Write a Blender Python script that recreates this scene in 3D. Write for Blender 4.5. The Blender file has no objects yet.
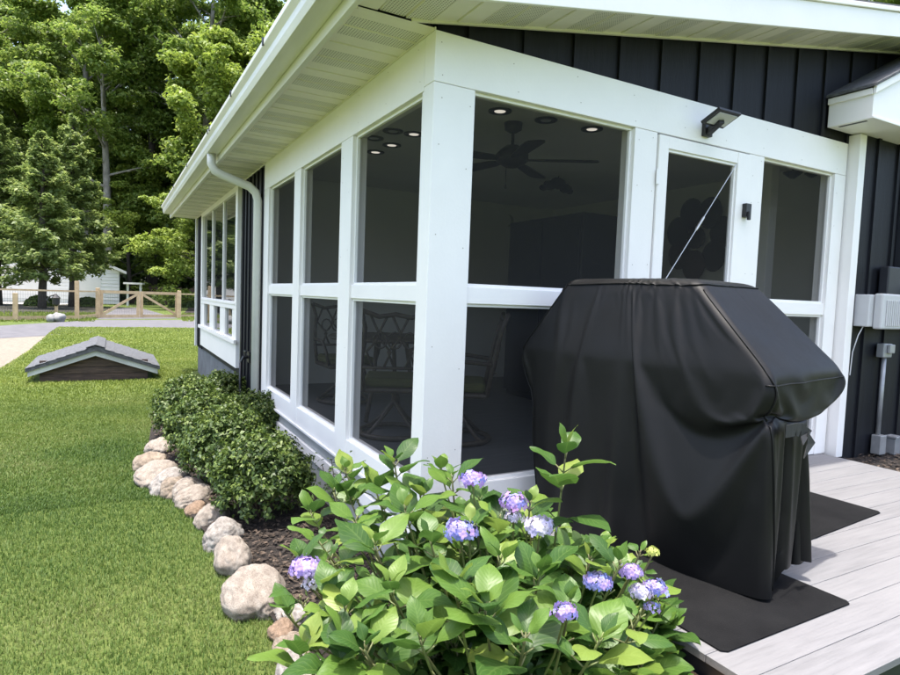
import bpy, math, random
import numpy as np
from mathutils import Vector, Matrix, Euler, noise as mnoise

random.seed(7)
rng = np.random.default_rng(11)
sc = bpy.context.scene
COL = sc.collection
PI = math.pi

# ------------------------------------------------------------------ camera
F_PX = 609.85
CAM = np.array([-1.35109, -2.68272, 1.10])
yaw, pit, rol = [math.radians(a) for a in (29.05, 3.69, -2.115)]
_F = np.array([math.sin(yaw) * math.cos(pit), math.cos(yaw) * math.cos(pit), -math.sin(pit)])
_r = np.array([math.cos(yaw), -math.sin(yaw), 0.0])
_d = np.cross(_F, _r)
_c, _s = math.cos(rol), math.sin(rol)
RX, RY = _c * _r + _s * _d, -_s * _r + _c * _d

def ray(px, py):
    return RX * ((px - 450) / F_PX) + RY * ((py - 337.5) / F_PX) + _F

def G(px, py, ax, val):                      # the point of a world plane seen at a photo position
    v = ray(px, py)
    return CAM + v * ((val - CAM[ax]) / v[ax])

def D(px, py, depth):
    return CAM + ray(px, py) * depth

cam = bpy.data.cameras.new('camera')
cam.sensor_width = 36
cam.lens = F_PX * 36 / 900
cam.clip_start, cam.clip_end = 0.05, 2000
co = bpy.data.objects.new('camera', cam)
m3 = Matrix((RX, -RY, -_F)).transposed()
co.matrix_world = Matrix.Translation(Vector(CAM)) @ m3.to_4x4()
COL.objects.link(co)
sc.camera = co

# ------------------------------------------------------------------ materials
def nodes(name):
    m = bpy.data.materials.new(name)
    m.use_nodes = True
    nt = m.node_tree
    b = nt.nodes['Principled BSDF']
    return m, nt, b

def L(nt, a, b):
    nt.links.new(a, b)

def ramp(nt, fac, stops):
    r = nt.nodes.new('ShaderNodeValToRGB')
    e = r.color_ramp.elements
    while len(e) < len(stops):
        e.new(0.5)
    for i, (p, c) in enumerate(stops):
        e[i].position = p
        e[i].color = (*c, 1)
    L(nt, fac, r.inputs['Fac'])
    return r.outputs['Color']

def texco(nt, scale=(1, 1, 1), rot=(0, 0, 0), kind='Object'):
    t = nt.nodes.new('ShaderNodeTexCoord')
    mp = nt.nodes.new('ShaderNodeMapping')
    mp.inputs['Scale'].default_value = scale
    mp.inputs['Rotation'].default_value = rot
    L(nt, t.outputs[kind], mp.inputs['Vector'])
    return mp.outputs['Vector']

def ntex(nt, vec, scale, detail=5, rough=0.6):
    n = nt.nodes.new('ShaderNodeTexNoise')
    n.inputs['Scale'].default_value = scale
    n.inputs['Detail'].default_value = detail
    n.inputs['Roughness'].default_value = rough
    if vec is not None:
        L(nt, vec, n.inputs['Vector'])
    return n.outputs['Fac']

def bump(nt, b, h, strength, dist=0.01):
    bp = nt.nodes.new('ShaderNodeBump')
    bp.inputs['Strength'].default_value = strength
    bp.inputs['Distance'].default_value = dist
    L(nt, h, bp.inputs['Height'])
    L(nt, bp.outputs['Normal'], b.inputs['Normal'])

def mat(name, c1, c2=None, rough=0.5, scale=4, stretch=(1, 1, 1), bmp=0.0, bscale=None, bdist=0.01, spec=0.5, lo=0.35, hi=0.68, metal=0.0):
    m, nt, b = nodes(name)
    b.inputs['Roughness'].default_value = rough
    b.inputs['Specular IOR Level'].default_value = spec
    b.inputs['Metallic'].default_value = metal
    v = texco(nt, stretch)
    if c2 is None:
        c2 = tuple(x * 0.86 for x in c1)
    f = ntex(nt, v, scale)
    L(nt, ramp(nt, f, [(lo, c2), (hi, c1)]), b.inputs['Base Color'])
    if bmp:
        bump(nt, b, ntex(nt, v, bscale or scale * 4, 6), bmp, bdist)
    return m

def leafmat(name, dark, mid, light, trans=0.35, rough=0.5, nscale=1.2):
    m, nt, b = nodes(name)
    g = nt.nodes.new('ShaderNodeNewGeometry')
    n = ntex(nt, texco(nt), nscale, 3)
    a = nt.nodes.new('ShaderNodeMath'); a.operation = 'MULTIPLY_ADD'
    L(nt, g.outputs['Random Per Island'], a.inputs[0]); a.inputs[1].default_value = 0.55
    a2 = nt.nodes.new('ShaderNodeMath'); a2.operation = 'MULTIPLY'
    L(nt, n, a2.inputs[0]); a2.inputs[1].default_value = 0.5
    L(nt, a2.outputs[0], a.inputs[2])
    col = ramp(nt, a.outputs[0], [(0.12, dark), (0.5, mid), (0.9, light)])
    L(nt, col, b.inputs['Base Color'])
    b.inputs['Roughness'].default_value = rough
    tr = nt.nodes.new('ShaderNodeBsdfTranslucent')
    L(nt, col, tr.inputs['Color'])
    mx = nt.nodes.new('ShaderNodeMixShader')
    mx.inputs[0].default_value = trans
    L(nt, b.outputs[0], mx.inputs[1]); L(nt, tr.outputs[0], mx.inputs[2])
    L(nt, mx.outputs[0], nt.nodes['Material Output'].inputs['Surface'])
    return m

M = {}
M['white'] = mat('white_paint', (0.85, 0.83, 0.805), (0.81, 0.79, 0.765), rough=0.45, scale=2.5, bmp=0.08, bscale=60)
M['trim'] = mat('white_trim', (0.83, 0.82, 0.81), (0.80, 0.79, 0.775), rough=0.4, scale=6, bmp=0.05, bscale=80)
M['soffit'] = mat('cream_soffit', (0.79, 0.755, 0.68), (0.71, 0.675, 0.60), rough=0.5, scale=3)
M['gutter'] = mat('cream_gutter', (0.74, 0.73, 0.66), (0.64, 0.63, 0.56), rough=0.35, scale=3, stretch=(4, 0.4, 4))
M['dark'] = mat('charcoal_siding', (0.009, 0.010, 0.0145), (0.005, 0.0055, 0.008), rough=0.55, spec=0.22, scale=7, stretch=(6, 6, 0.5), bmp=0.35, bscale=30, bdist=0.004)
M['dark_paint'] = mat('dark_box_paint', (0.014, 0.016, 0.022), rough=0.5)
M['black'] = mat('black_plastic', (0.012, 0.012, 0.013), rough=0.4)
M['galv'] = mat('galvanised', (0.33, 0.34, 0.35), (0.24, 0.25, 0.26), rough=0.4, scale=9, metal=0.3)
M['greybox'] = mat('grey_plastic', (0.50, 0.51, 0.52), (0.44, 0.45, 0.46), rough=0.45)
M['found'] = mat('grey_block', (0.16, 0.17, 0.185), (0.11, 0.115, 0.125), rough=0.85, scale=5, bmp=0.4, bscale=40)
M['skirt'] = mat('pale_skirt', (0.42, 0.43, 0.42), (0.33, 0.34, 0.33), rough=0.7, scale=5)
M['soil'] = mat('dark_mulch_and_shade', (0.035, 0.024, 0.018), (0.012, 0.009, 0.007), rough=0.95, scale=45, bmp=1.0, bscale=70, bdist=0.03)
M['gravel'] = mat('gravel', (0.26, 0.228, 0.178), (0.185, 0.16, 0.122), rough=0.95, scale=14, bmp=0.8, bscale=60, bdist=0.03)
M['asphalt'] = mat('asphalt', (0.125, 0.12, 0.128), (0.09, 0.087, 0.094), rough=0.9, scale=3, bmp=0.3, bscale=80)
M['cedar'] = mat('cedar', (0.54, 0.40, 0.235), (0.40, 0.285, 0.16), rough=0.7, scale=6)
M['timber'] = mat('weathered_timber', (0.50, 0.35, 0.20), (0.26, 0.16, 0.09), rough=0.8, scale=9, stretch=(5, 0.5, 5), bmp=0.5, bscale=25)
M['barnwood'] = mat('brown_boards', (0.115, 0.075, 0.055), (0.05, 0.035, 0.028), rough=0.85, scale=9, stretch=(0.6, 3, 5), bmp=0.4)
M['shingle'] = mat('grey_shingle', (0.12, 0.125, 0.135), (0.06, 0.062, 0.068), rough=0.9, scale=22, bmp=0.6, bscale=90)
M['mat'] = mat('black_rubber_mat', (0.009, 0.009, 0.0095), (0.006, 0.006, 0.0065), rough=0.9, scale=7, bmp=0.5, bscale=220, bdist=0.003, spec=0.12)
M['bark'] = mat('bark', (0.085, 0.07, 0.055), (0.035, 0.028, 0.022), rough=0.9, scale=8, stretch=(2, 2, 0.3), bmp=0.6)
M['palebark'] = mat('pale_bark', (0.30, 0.28, 0.24), (0.16, 0.145, 0.125), rough=0.85, scale=4, stretch=(1, 1, 0.6), bmp=0.4)
M['stem'] = mat('green_stem', (0.14, 0.18, 0.05), (0.10, 0.09, 0.04), rough=0.6, scale=10)
M['twig'] = mat('brown_twig', (0.07, 0.05, 0.035), rough=0.9)
M['interior'] = mat('porch_interior_wall', (0.62, 0.61, 0.57), (0.57, 0.56, 0.52), rough=0.8, scale=1.2)
M['pfloor'] = mat('porch_floor_grey', (0.14, 0.145, 0.15), (0.10, 0.10, 0.105), rough=0.6, scale=5, stretch=(0.6, 8, 1))
M['navy'] = mat('navy_cabinet', (0.022, 0.027, 0.040), (0.017, 0.021, 0.031), rough=0.45)
M['bronze'] = mat('cast_bronze', (0.085, 0.068, 0.052), (0.05, 0.04, 0.03), rough=0.55, scale=30)
M['olive'] = mat('olive_cushion', (0.085, 0.09, 0.028), rough=0.85, scale=20)
M['steel'] = mat('cable_steel', (0.55, 0.55, 0.55), rough=0.35, metal=0.6)
M['decor'] = mat('dark_metal_art', (0.035, 0.030, 0.030), (0.018, 0.016, 0.018), rough=0.5)
M['decor_red'] = mat('dark_red_metal_art', (0.055, 0.028, 0.026), rough=0.5)
M['decorpale'] = mat('pale_painted_metal', (0.40, 0.39, 0.36), rough=0.6)
M['siding_white'] = mat('white_lap_siding', (0.88, 0.88, 0.88), (0.85, 0.85, 0.85), rough=0.5, scale=3)
M['petal'] = None

def m_mat():
    m, nt, b = nodes('black_rubber_mat')
    v = texco(nt)
    n1, n2 = ntex(nt, v, 5, 4), ntex(nt, v, 150, 3, .8)
    a = nt.nodes.new('ShaderNodeMixRGB'); a.blend_type = 'ADD'; a.inputs[0].default_value = 1
    L(nt, ramp(nt, n1, [(.3, (.006, .006, .0065)), (.7, (.011, .011, .0115))]), a.inputs[1])
    L(nt, ramp(nt, n2, [(.62, (0, 0, 0)), (.78, (.035, .034, .032))]), a.inputs[2])
    L(nt, a.outputs[0], b.inputs['Base Color'])
    b.inputs['Roughness'].default_value = .9; b.inputs['Specular IOR Level'].default_value = .1
    bump(nt, b, n2, .5, .003)
    return m
M['mat'] = m_mat()
def m_lawn():
    m, nt, b = nodes('lawn_ground')
    v = texco(nt)
    n1 = ntex(nt, v, 0.55, 3)
    n2 = ntex(nt, v, 26, 6, 0.7)
    a = nt.nodes.new('ShaderNodeMath'); a.operation = 'MULTIPLY_ADD'
    L(nt, n2, a.inputs[0]); a.inputs[1].default_value = 0.6
    h = nt.nodes.new('ShaderNodeMath'); h.operation = 'MULTIPLY'; h.inputs[1].default_value = 0.4
    L(nt, n1, h.inputs[0]); L(nt, h.outputs[0], a.inputs[2])
    L(nt, ramp(nt, a.outputs[0], [(0.32, (0.05, 0.07, 0.02)), (0.5, (0.09, 0.125, 0.03)), (0.68, (0.14, 0.165, 0.05))]), b.inputs['Base Color'])
    b.inputs['Roughness'].default_value = 0.9
    b.inputs['Specular IOR Level'].default_value = 0.15
    bump(nt, b, n2, 0.8, 0.03)
    return m
M['lawn'] = m_lawn()

def m_grass():
    m, nt, b = nodes('grass_blades')
    g = nt.nodes.new('ShaderNodeNewGeometry')
    v = texco(nt)
    n = ntex(nt, v, 0.8, 4)
    a = nt.nodes.new('ShaderNodeMath'); a.operation = 'MULTIPLY_ADD'
    L(nt, g.outputs['Random Per Island'], a.inputs[0]); a.inputs[1].default_value = 0.34
    h = nt.nodes.new('ShaderNodeMath'); h.operation = 'MULTIPLY'; h.inputs[1].default_value = 0.85
    L(nt, n, h.inputs[0]); L(nt, h.outputs[0], a.inputs[2])
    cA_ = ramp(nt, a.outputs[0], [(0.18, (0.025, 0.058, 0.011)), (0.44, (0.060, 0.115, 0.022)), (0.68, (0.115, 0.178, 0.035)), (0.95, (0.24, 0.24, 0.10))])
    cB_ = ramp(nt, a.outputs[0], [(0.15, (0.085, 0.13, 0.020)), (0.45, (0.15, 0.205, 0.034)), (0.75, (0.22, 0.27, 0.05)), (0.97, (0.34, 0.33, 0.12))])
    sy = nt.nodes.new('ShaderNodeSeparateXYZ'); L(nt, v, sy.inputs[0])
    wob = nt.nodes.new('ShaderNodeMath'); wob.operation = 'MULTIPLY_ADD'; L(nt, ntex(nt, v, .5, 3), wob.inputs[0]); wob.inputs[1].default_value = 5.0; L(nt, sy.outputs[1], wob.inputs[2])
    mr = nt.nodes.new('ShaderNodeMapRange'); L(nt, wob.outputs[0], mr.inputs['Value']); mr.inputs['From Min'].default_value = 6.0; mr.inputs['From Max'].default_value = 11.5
    mg = nt.nodes.new('ShaderNodeMixRGB'); L(nt, mr.outputs[0], mg.inputs[0]); L(nt, cA_, mg.inputs[1]); L(nt, cB_, mg.inputs[2])  # sunlit look of the far lawn mixed into the blade colour
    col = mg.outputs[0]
    L(nt, col, b.inputs['Base Color'])
    b.inputs['Roughness'].default_value = 0.55
    b.inputs['Specular IOR Level'].default_value = 0.3
    tr = nt.nodes.new('ShaderNodeBsdfTranslucent')
    L(nt, col, tr.inputs['Color'])
    mx = nt.nodes.new('ShaderNodeMixShader'); mx.inputs[0].default_value = 0.35
    L(nt, b.outputs[0], mx.inputs[1]); L(nt, tr.outputs[0], mx.inputs[2])
    L(nt, mx.outputs[0], nt.nodes['Material Output'].inputs['Surface'])
    return m
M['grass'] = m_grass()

def m_deck():
    m, nt, b = nodes('grey_composite_deck')
    v = texco(nt, (0.35, 5, 5))
    n = ntex(nt, v, 9, 6, 0.65)
    n0 = ntex(nt, texco(nt, (0.4, 1.5, 1)), 2.2, 3)
    a = nt.nodes.new('ShaderNodeMath'); a.operation = 'MULTIPLY_ADD'
    L(nt, n, a.inputs[0]); a.inputs[1].default_value = 0.6
    h = nt.nodes.new('ShaderNodeMath'); h.operation = 'MULTIPLY'; h.inputs[1].default_value = 0.4
    L(nt, n0, h.inputs[0]); L(nt, h.outputs[0], a.inputs[2])
    g = nt.nodes.new('ShaderNodeNewGeometry')
    a3 = nt.nodes.new('ShaderNodeMath'); a3.operation = 'MULTIPLY_ADD'
    L(nt, g.outputs['Random Per Island'], a3.inputs[0]); a3.inputs[1].default_value = 0.10
    L(nt, a.outputs[0], a3.inputs[2])
    L(nt, ramp(nt, a3.outputs[0], [(0.33, (0.115, 0.113, 0.116)), (0.52, (0.163, 0.160, 0.164)), (0.72, (0.195, 0.191, 0.194))]), b.inputs['Base Color'])
    b.inputs['Roughness'].default_value = 0.65
    bump(nt, b, n, 0.5, 0.004)
    return m
M['deck'] = m_deck()

def m_screen():
    m, nt, b = nodes('dark_insect_screen')
    b.inputs['Base Color'].default_value = (0.026, 0.0265, 0.026, 1)
    b.inputs['Roughness'].default_value = 0.8
    b.inputs['Specular IOR Level'].default_value = 0.1
    t = nt.nodes.new('ShaderNodeBsdfTransparent')
    t.inputs['Color'].default_value = (1, 1, 1, 1)
    mx = nt.nodes.new('ShaderNodeMixShader')
    mx.inputs[0].default_value = 0.44
    L(nt, b.outputs[0], mx.inputs[2]); L(nt, t.outputs[0], mx.inputs[1])
    L(nt, mx.outputs[0], nt.nodes['Material Output'].inputs['Surface'])
    return m
M['screen'] = m_screen()

def m_glass():
    m, nt, b = nodes('window_glass')
    b.inputs['Base Color'].default_value = (0.012, 0.014, 0.014, 1)
    b.inputs['Roughness'].default_value = 0.02
    b.inputs['IOR'].default_value = 1.7
    v = texco(nt)
    bump(nt, b, ntex(nt, v, 1.6, 1), 0.06, 0.02)
    return m
M['glass'] = m_glass()

def m_cover():
    m, nt, b = nodes('black_vinyl_cover')
    v = texco(nt)
    n = ntex(nt, v, 5, 4)
    L(nt, ramp(nt, n, [(0.3, (0.0035, 0.0035, 0.004)), (0.7, (0.0055, 0.0055, 0.006))]), b.inputs['Base Color'])
    L(nt, ramp(nt, ntex(nt, v, 3.2, 5), [(0.35, (.46, .46, .46)), (0.65, (.58, .58, .58))]), b.inputs['Roughness'])
    b.inputs['Specular IOR Level'].default_value = 0.24
    n2 = ntex(nt, v, 420, 2, 0.6)
    bump(nt, b, n2, 0.10, 0.002)
    return m
M['cover'] = m_cover()

def m_perf():
    m, nt, b = nodes('perforated_soffit')
    v = texco(nt, (70, 70, 70))
    fr = nt.nodes.new('ShaderNodeVectorMath'); fr.operation = 'FRACTION'
    L(nt, v, fr.inputs[0])
    sp = nt.nodes.new('ShaderNodeSeparateXYZ'); L(nt, fr.outputs[0], sp.inputs[0])
    cb = nt.nodes.new('ShaderNodeCombineXYZ'); L(nt, sp.outputs[0], cb.inputs[0]); L(nt, sp.outputs[1], cb.inputs[1])
    ds = nt.nodes.new('ShaderNodeVectorMath'); ds.operation = 'DISTANCE'
    L(nt, cb.outputs[0], ds.inputs[0]); ds.inputs[1].default_value = (0.5, 0.5, 0)
    n = ntex(nt, texco(nt), 3.0, 3)
    base = ramp(nt, n, [(0.35, (0.64, 0.62, 0.54)), (0.68, (0.72, 0.70, 0.62))])
    mx = nt.nodes.new('ShaderNodeMixRGB')
    cmpn = nt.nodes.new('ShaderNodeMath'); cmpn.operation = 'LESS_THAN'; cmpn.inputs[1].default_value = 0.24
    L(nt, ds.outputs['Value'], cmpn.inputs[0]); L(nt, cmpn.outputs[0], mx.inputs[0])
    L(nt, base, mx.inputs[1]); mx.inputs[2].default_value = (0.10, 0.09, 0.07, 1)
    L(nt, mx.outputs[0], b.inputs['Base Color'])
    return m
M['perf'] = m_perf()

def m_hydleaf():
    m, nt, b = nodes('hydrangea_leaf')
    uv = nt.nodes.new('ShaderNodeUVMap')
    sp = nt.nodes.new('ShaderNodeSeparateXYZ'); L(nt, uv.outputs[0], sp.inputs[0])
    ab = nt.nodes.new('ShaderNodeMath'); ab.operation = 'ABSOLUTE'; L(nt, sp.outputs[0], ab.inputs[0])
    # side veins: lines of v - 0.28|u|
    k = nt.nodes.new('ShaderNodeMath'); k.operation = 'MULTIPLY_ADD'
    L(nt, ab.outputs[0], k.inputs[0]); k.inputs[1].default_value = -0.30; L(nt, sp.outputs[1], k.inputs[2])
    s1 = nt.nodes.new('ShaderNodeMath'); s1.operation = 'MULTIPLY'; L(nt, k.outputs[0], s1.inputs[0]); s1.inputs[1].default_value = 58
    s2 = nt.nodes.new('ShaderNodeMath'); s2.operation = 'SINE'; L(nt, s1.outputs[0], s2.inputs[0])
    vein = nt.nodes.new('ShaderNodeMath'); vein.operation = 'GREATER_THAN'; L(nt, s2.outputs[0], vein.inputs[0]); vein.inputs[1].default_value = 0.90
    mid = nt.nodes.new('ShaderNodeMath'); mid.operation = 'LESS_THAN'; L(nt, ab.outputs[0], mid.inputs[0]); mid.inputs[1].default_value = 0.055
    mxv = nt.nodes.new('ShaderNodeMath'); mxv.operation = 'MAXIMUM'; L(nt, vein.outputs[0], mxv.inputs[0]); L(nt, mid.outputs[0], mxv.inputs[1])
    g = nt.nodes.new('ShaderNodeNewGeometry')
    base = ramp(nt, g.outputs['Random Per Island'], [(0.0, (0.034, 0.085, 0.018)), (0.4, (0.068, 0.145, 0.026)), (0.75, (0.12, 0.21, 0.036)), (0.93, (0.185, 0.27, 0.05)), (1.0, (0.23, 0.29, 0.06))])
    n = ntex(nt, texco(nt), 40, 4)
    mm = nt.nodes.new('ShaderNodeMixRGB'); mm.blend_type = 'MULTIPLY'; mm.inputs[0].default_value = 0.5
    L(nt, base, mm.inputs[1]); L(nt, ramp(nt, n, [(0.3, (0.75, 0.8, 0.7)), (0.7, (1, 1, 1))]), mm.inputs[2])
    mv = nt.nodes.new('ShaderNodeMixRGB')
    f = nt.nodes.new('ShaderNodeMath'); f.operation = 'MULTIPLY'; L(nt, mxv.outputs[0], f.inputs[0]); f.inputs[1].default_value = 0.13
    L(nt, f.outputs[0], mv.inputs[0]); L(nt, mm.outputs[0], mv.inputs[1]); mv.inputs[2].default_value = (0.30, 0.42, 0.12, 1)
    L(nt, mv.outputs[0], b.inputs['Base Color'])
    b.inputs['Roughness'].default_value = 0.42
    b.inputs['Specular IOR Level'].default_value = 0.4
    bump(nt, b, s2.outputs[0], 0.07, 0.002)
    tr = nt.nodes.new('ShaderNodeBsdfTranslucent')
    L(nt, mv.outputs[0], tr.inputs['Color'])
    mx = nt.nodes.new('ShaderNodeMixShader'); mx.inputs[0].default_value = 0.38
    L(nt, b.outputs[0], mx.inputs[1]); L(nt, tr.outputs[0], mx.inputs[2])
    L(nt, mx.outputs[0], nt.nodes['Material Output'].inputs['Surface'])
    return m
M['hydleaf'] = m_hydleaf()
M['boxleaf'] = leafmat('boxwood_leaf', (0.026, 0.052, 0.011), (0.070, 0.120, 0.023), (0.20, 0.26, 0.052), trans=0.25, rough=0.5, nscale=6)
M['decid'] = leafmat('deciduous_leaf', (0.095, 0.17, 0.03), (0.19, 0.28, 0.05), (0.33, 0.40, 0.09), trans=0.55, nscale=0.35)
M['decid2'] = leafmat('pale_maple_leaf', (0.14, 0.21, 0.034), (0.24, 0.33, 0.052), (0.37, 0.44, 0.085), trans=0.45, nscale=0.5)
M['needle'] = leafmat('conifer_needle', (0.09, 0.15, 0.042), (0.20, 0.27, 0.072), (0.34, 0.40, 0.12), trans=0.5, nscale=0.5)
M['under'] = leafmat('understory_leaf', (0.055, 0.10, 0.02), (0.11, 0.175, 0.034), (0.19, 0.26, 0.055), trans=0.35, nscale=0.25)

def stonemat(name, a, b_, c):
    m, nt, b = nodes(name)
    v = texco(nt)
    n = ntex(nt, v, 2.6, 8, 0.65)
    n2 = ntex(nt, v, 30, 4, 0.7)
    mm = nt.nodes.new('ShaderNodeMixRGB'); mm.blend_type = 'MULTIPLY'; mm.inputs[0].default_value = 0.8
    L(nt, ramp(nt, n, [(0.33, c), (0.5, b_), (0.66, a)]), mm.inputs[1])
    L(nt, ramp(nt, n2, [(0.34, (0.45, 0.42, 0.38)), (0.52, (1, 1, 1))]), mm.inputs[2])
    L(nt, mm.outputs[0], b.inputs['Base Color'])
    b.inputs['Roughness'].default_value = 0.85
    bump(nt, b, n2, 0.5, 0.02)
    return m
M['stone_pale'] = stonemat('pale_fieldstone', (0.36, 0.32, 0.275), (0.28, 0.24, 0.20), (0.18, 0.147, 0.12))
M['stone_tan'] = stonemat('tan_fieldstone', (0.34, 0.28, 0.215), (0.25, 0.20, 0.15), (0.14, 0.11, 0.08))
M['stone_grey'] = stonemat('grey_fieldstone', (0.38, 0.36, 0.33), (0.28, 0.255, 0.23), (0.16, 0.14, 0.12))
M['stone_rust'] = stonemat('rusty_fieldstone', (0.30, 0.21, 0.145), (0.22, 0.15, 0.10), (0.13, 0.09, 0.06))

def petalmat(name, cols):
    m, nt, b = nodes(name)
    g = nt.nodes.new('ShaderNodeNewGeometry')
    st = [(i / (len(cols) - 1), c) for i, c in enumerate(cols)]
    c = ramp(nt, g.outputs['Random Per Island'], st)
    L(nt, c, b.inputs['Base Color'])
    b.inputs['Roughness'].default_value = 0.6
    tr = nt.nodes.new('ShaderNodeBsdfTranslucent'); L(nt, c, tr.inputs['Color'])
    mx = nt.nodes.new('ShaderNodeMixShader'); mx.inputs[0].default_value = 0.3
    L(nt, b.outputs[0], mx.inputs[1]); L(nt, tr.outputs[0], mx.inputs[2])
    L(nt, mx.outputs[0], nt.nodes['Material Output'].inputs['Surface'])
    return m
M['lilac'] = petalmat('lilac_petals', [(0.36, 0.26, 0.62), (0.50, 0.36, 0.70), (0.58, 0.48, 0.76)])
M['pinkviolet'] = petalmat('pink_violet_petals', [(0.52, 0.28, 0.58), (0.42, 0.28, 0.66), (0.28, 0.30, 0.68), (0.62, 0.42, 0.64)])
M['blueviolet'] = petalmat('blue_violet_petals', [(0.20, 0.26, 0.66), (0.32, 0.33, 0.72), (0.46, 0.30, 0.62), (0.40, 0.48, 0.78)])
M['whitelilac'] = petalmat('white_lilac_petals', [(0.66, 0.64, 0.72), (0.52, 0.48, 0.74), (0.72, 0.70, 0.70), (0.60, 0.42, 0.62)])
M['bud'] = petalmat('yellow_green_bud', [(0.42, 0.46, 0.10), (0.52, 0.55, 0.16), (0.36, 0.42, 0.09)])

def m_lamp(name, s):
    m, nt, b = nodes(name)
    b.inputs['Base Color'].default_value = (0.8, 0.78, 0.7, 1)
    b.inputs['Emission Color'].default_value = (1, 0.93, 0.8, 1)
    b.inputs['Emission Strength'].default_value = s
    return m
M['lamp'] = m_lamp('recessed_lamp_lens', 0.3)
M['lens'] = mat('frosted_lens', (0.55, 0.56, 0.58), rough=0.3)

# ------------------------------------------------------------------ mesh helpers
class MB:
    def __init__(s):
        s.v, s.f = [], []
    def add(s, vs, fs):
        n = len(s.v)
        s.v += [tuple(p) for p in vs]
        s.f += [tuple(i + n for i in f) for f in fs]
        return s
    def box(s, x0, x1, y0, y1, z0, z1):
        if x0 > x1: x0, x1 = x1, x0
        if y0 > y1: y0, y1 = y1, y0
        if z0 > z1: z0, z1 = z1, z0
        vs = [(x, y, z) for z in (z0, z1) for y in (y0, y1) for x in (x0, x1)]
        return s.add(vs, [(0, 2, 3, 1), (4, 5, 7, 6), (0, 1, 5, 4), (2, 6, 7, 3), (0, 4, 6, 2), (1, 3, 7, 5)])
    def bar(s, a, b, w, h, up=(0, 0, 1)):
        a, b = Vector(a), Vector(b)
        d = (b - a).normalized(); up = Vector(up)
        if abs(d.dot(up)) > 0.98: up = Vector((0, 1, 0))
        x = d.cross(up).normalized(); y = x.cross(d).normalized()
        vs = []
        for p in (a, b):
            for i, j in ((-1, -1), (1, -1), (1, 1), (-1, 1)):
                vs.append(p + x * (i * w / 2) + y * (j * h / 2))
        return s.add(vs, [(0, 3, 2, 1), (4, 5, 6, 7), (0, 1, 5, 4), (1, 2, 6, 5), (2, 3, 7, 6), (3, 0, 4, 7)])
    def tube(s, pts, rad, n=8, cap=True):
        pts = [Vector(p) for p in pts]
        if not hasattr(rad, '__len__'): rad = [rad] * len(pts)
        rings = []; prev = None
        for i, p in enumerate(pts):
            d = (pts[min(i + 1, len(pts) - 1)] - pts[max(i - 1, 0)]).normalized()
            if prev is None:
                u = d.orthogonal().normalized()
            else:
                u = (prev - d * prev.dot(d)).normalized()
            prev = u; w = d.cross(u)
            rings.append([p + (u * math.cos(2 * PI * k / n) + w * math.sin(2 * PI * k / n)) * rad[i] for k in range(n)])
        b0 = len(s.v)
        for r in rings: s.v += [tuple(q) for q in r]
        for i in range(len(pts) - 1):
            for k in range(n):
                s.f.append((b0 + i * n + k, b0 + i * n + (k + 1) % n, b0 + (i + 1) * n + (k + 1) % n, b0 + (i + 1) * n + k))
        if cap:
            s.f.append(tuple(b0 + k for k in range(n))[::-1])
            s.f.append(tuple(b0 + (len(pts) - 1) * n + k for k in range(n)))
        return s
    def lathe(s, c, prof, n=20):
        c = Vector(c); b0 = len(s.v)
        for r, z in prof:
            for k in range(n):
                s.v.append((c.x + r * math.cos(2 * PI * k / n), c.y + r * math.sin(2 * PI * k / n), c.z + z))
        for i in range(len(prof) - 1):
            for k in range(n):
                s.f.append((b0 + i * n + k, b0 + i * n + (k + 1) % n, b0 + (i + 1) * n + (k + 1) % n, b0 + (i + 1) * n + k))
        s.f.append(tuple(b0 + k for k in range(n))[::-1])
        s.f.append(tuple(b0 + (len(prof) - 1) * n + k for k in range(n)))
        return s
    def prism(s, poly, a0, a1, axis='y'):
        n = len(poly); vs = []
        for a in (a0, a1):
            for p, q in poly:
                vs.append((p, a, q) if axis == 'y' else ((a, p, q) if axis == 'x' else (p, q, a)))
        fs = [tuple(range(n)), tuple(range(n, 2 * n))[::-1]]
        for i in range(n):
            j = (i + 1) % n
            fs.append((i, i + n, j + n, j))
        return s.add(vs, fs)

ROOTLOC = {}
def link(name, me, m, parent=None, smooth=False, bev=0.0, origin=None):
    if m is not None: me.materials.append(m)
    if smooth:
        me.polygons.foreach_set('use_smooth', [True] * len(me.polygons))
    o = bpy.data.objects.new(name, me)
    COL.objects.link(o)
    if parent is not None:
        o.parent = parent
        o.location = -Vector(ROOTLOC.get(parent.name, (0, 0, 0)))
    if bev:
        md = o.modifiers.new('edge', 'BEVEL'); md.width = bev; md.segments = 2; md.limit_method = 'ANGLE'
    return o

def obj(name, mb, m, parent=None, smooth=False, bev=0.0):
    me = bpy.data.meshes.new(name)
    me.from_pydata(mb.v, [], mb.f)
    import bmesh
    bm = bmesh.new(); bm.from_mesh(me)
    bmesh.ops.recalc_face_normals(bm, faces=bm.faces)
    bm.to_mesh(me); bm.free()
    return link(name, me, m, parent, smooth, bev)

def npmesh(name, V, Fc, k):
    me = bpy.data.meshes.new(name)
    nf = len(Fc)
    me.vertices.add(len(V)); me.vertices.foreach_set('co', np.asarray(V, np.float32).ravel())
    me.loops.add(nf * k); me.loops.foreach_set('vertex_index', np.asarray(Fc, np.int32).ravel())
    me.polygons.add(nf)
    me.polygons.foreach_set('loop_start', np.arange(nf, dtype=np.int32) * k)
    me.polygons.foreach_set('loop_total', np.full(nf, k, np.int32))
    me.update(calc_edges=True)
    return me

def tag(o, label=None, cat=None, group=None, kind=None):
    if label: o['label'] = label
    if cat: o['category'] = cat
    if group: o['group'] = group
    if kind: o['kind'] = kind
    return o

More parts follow.
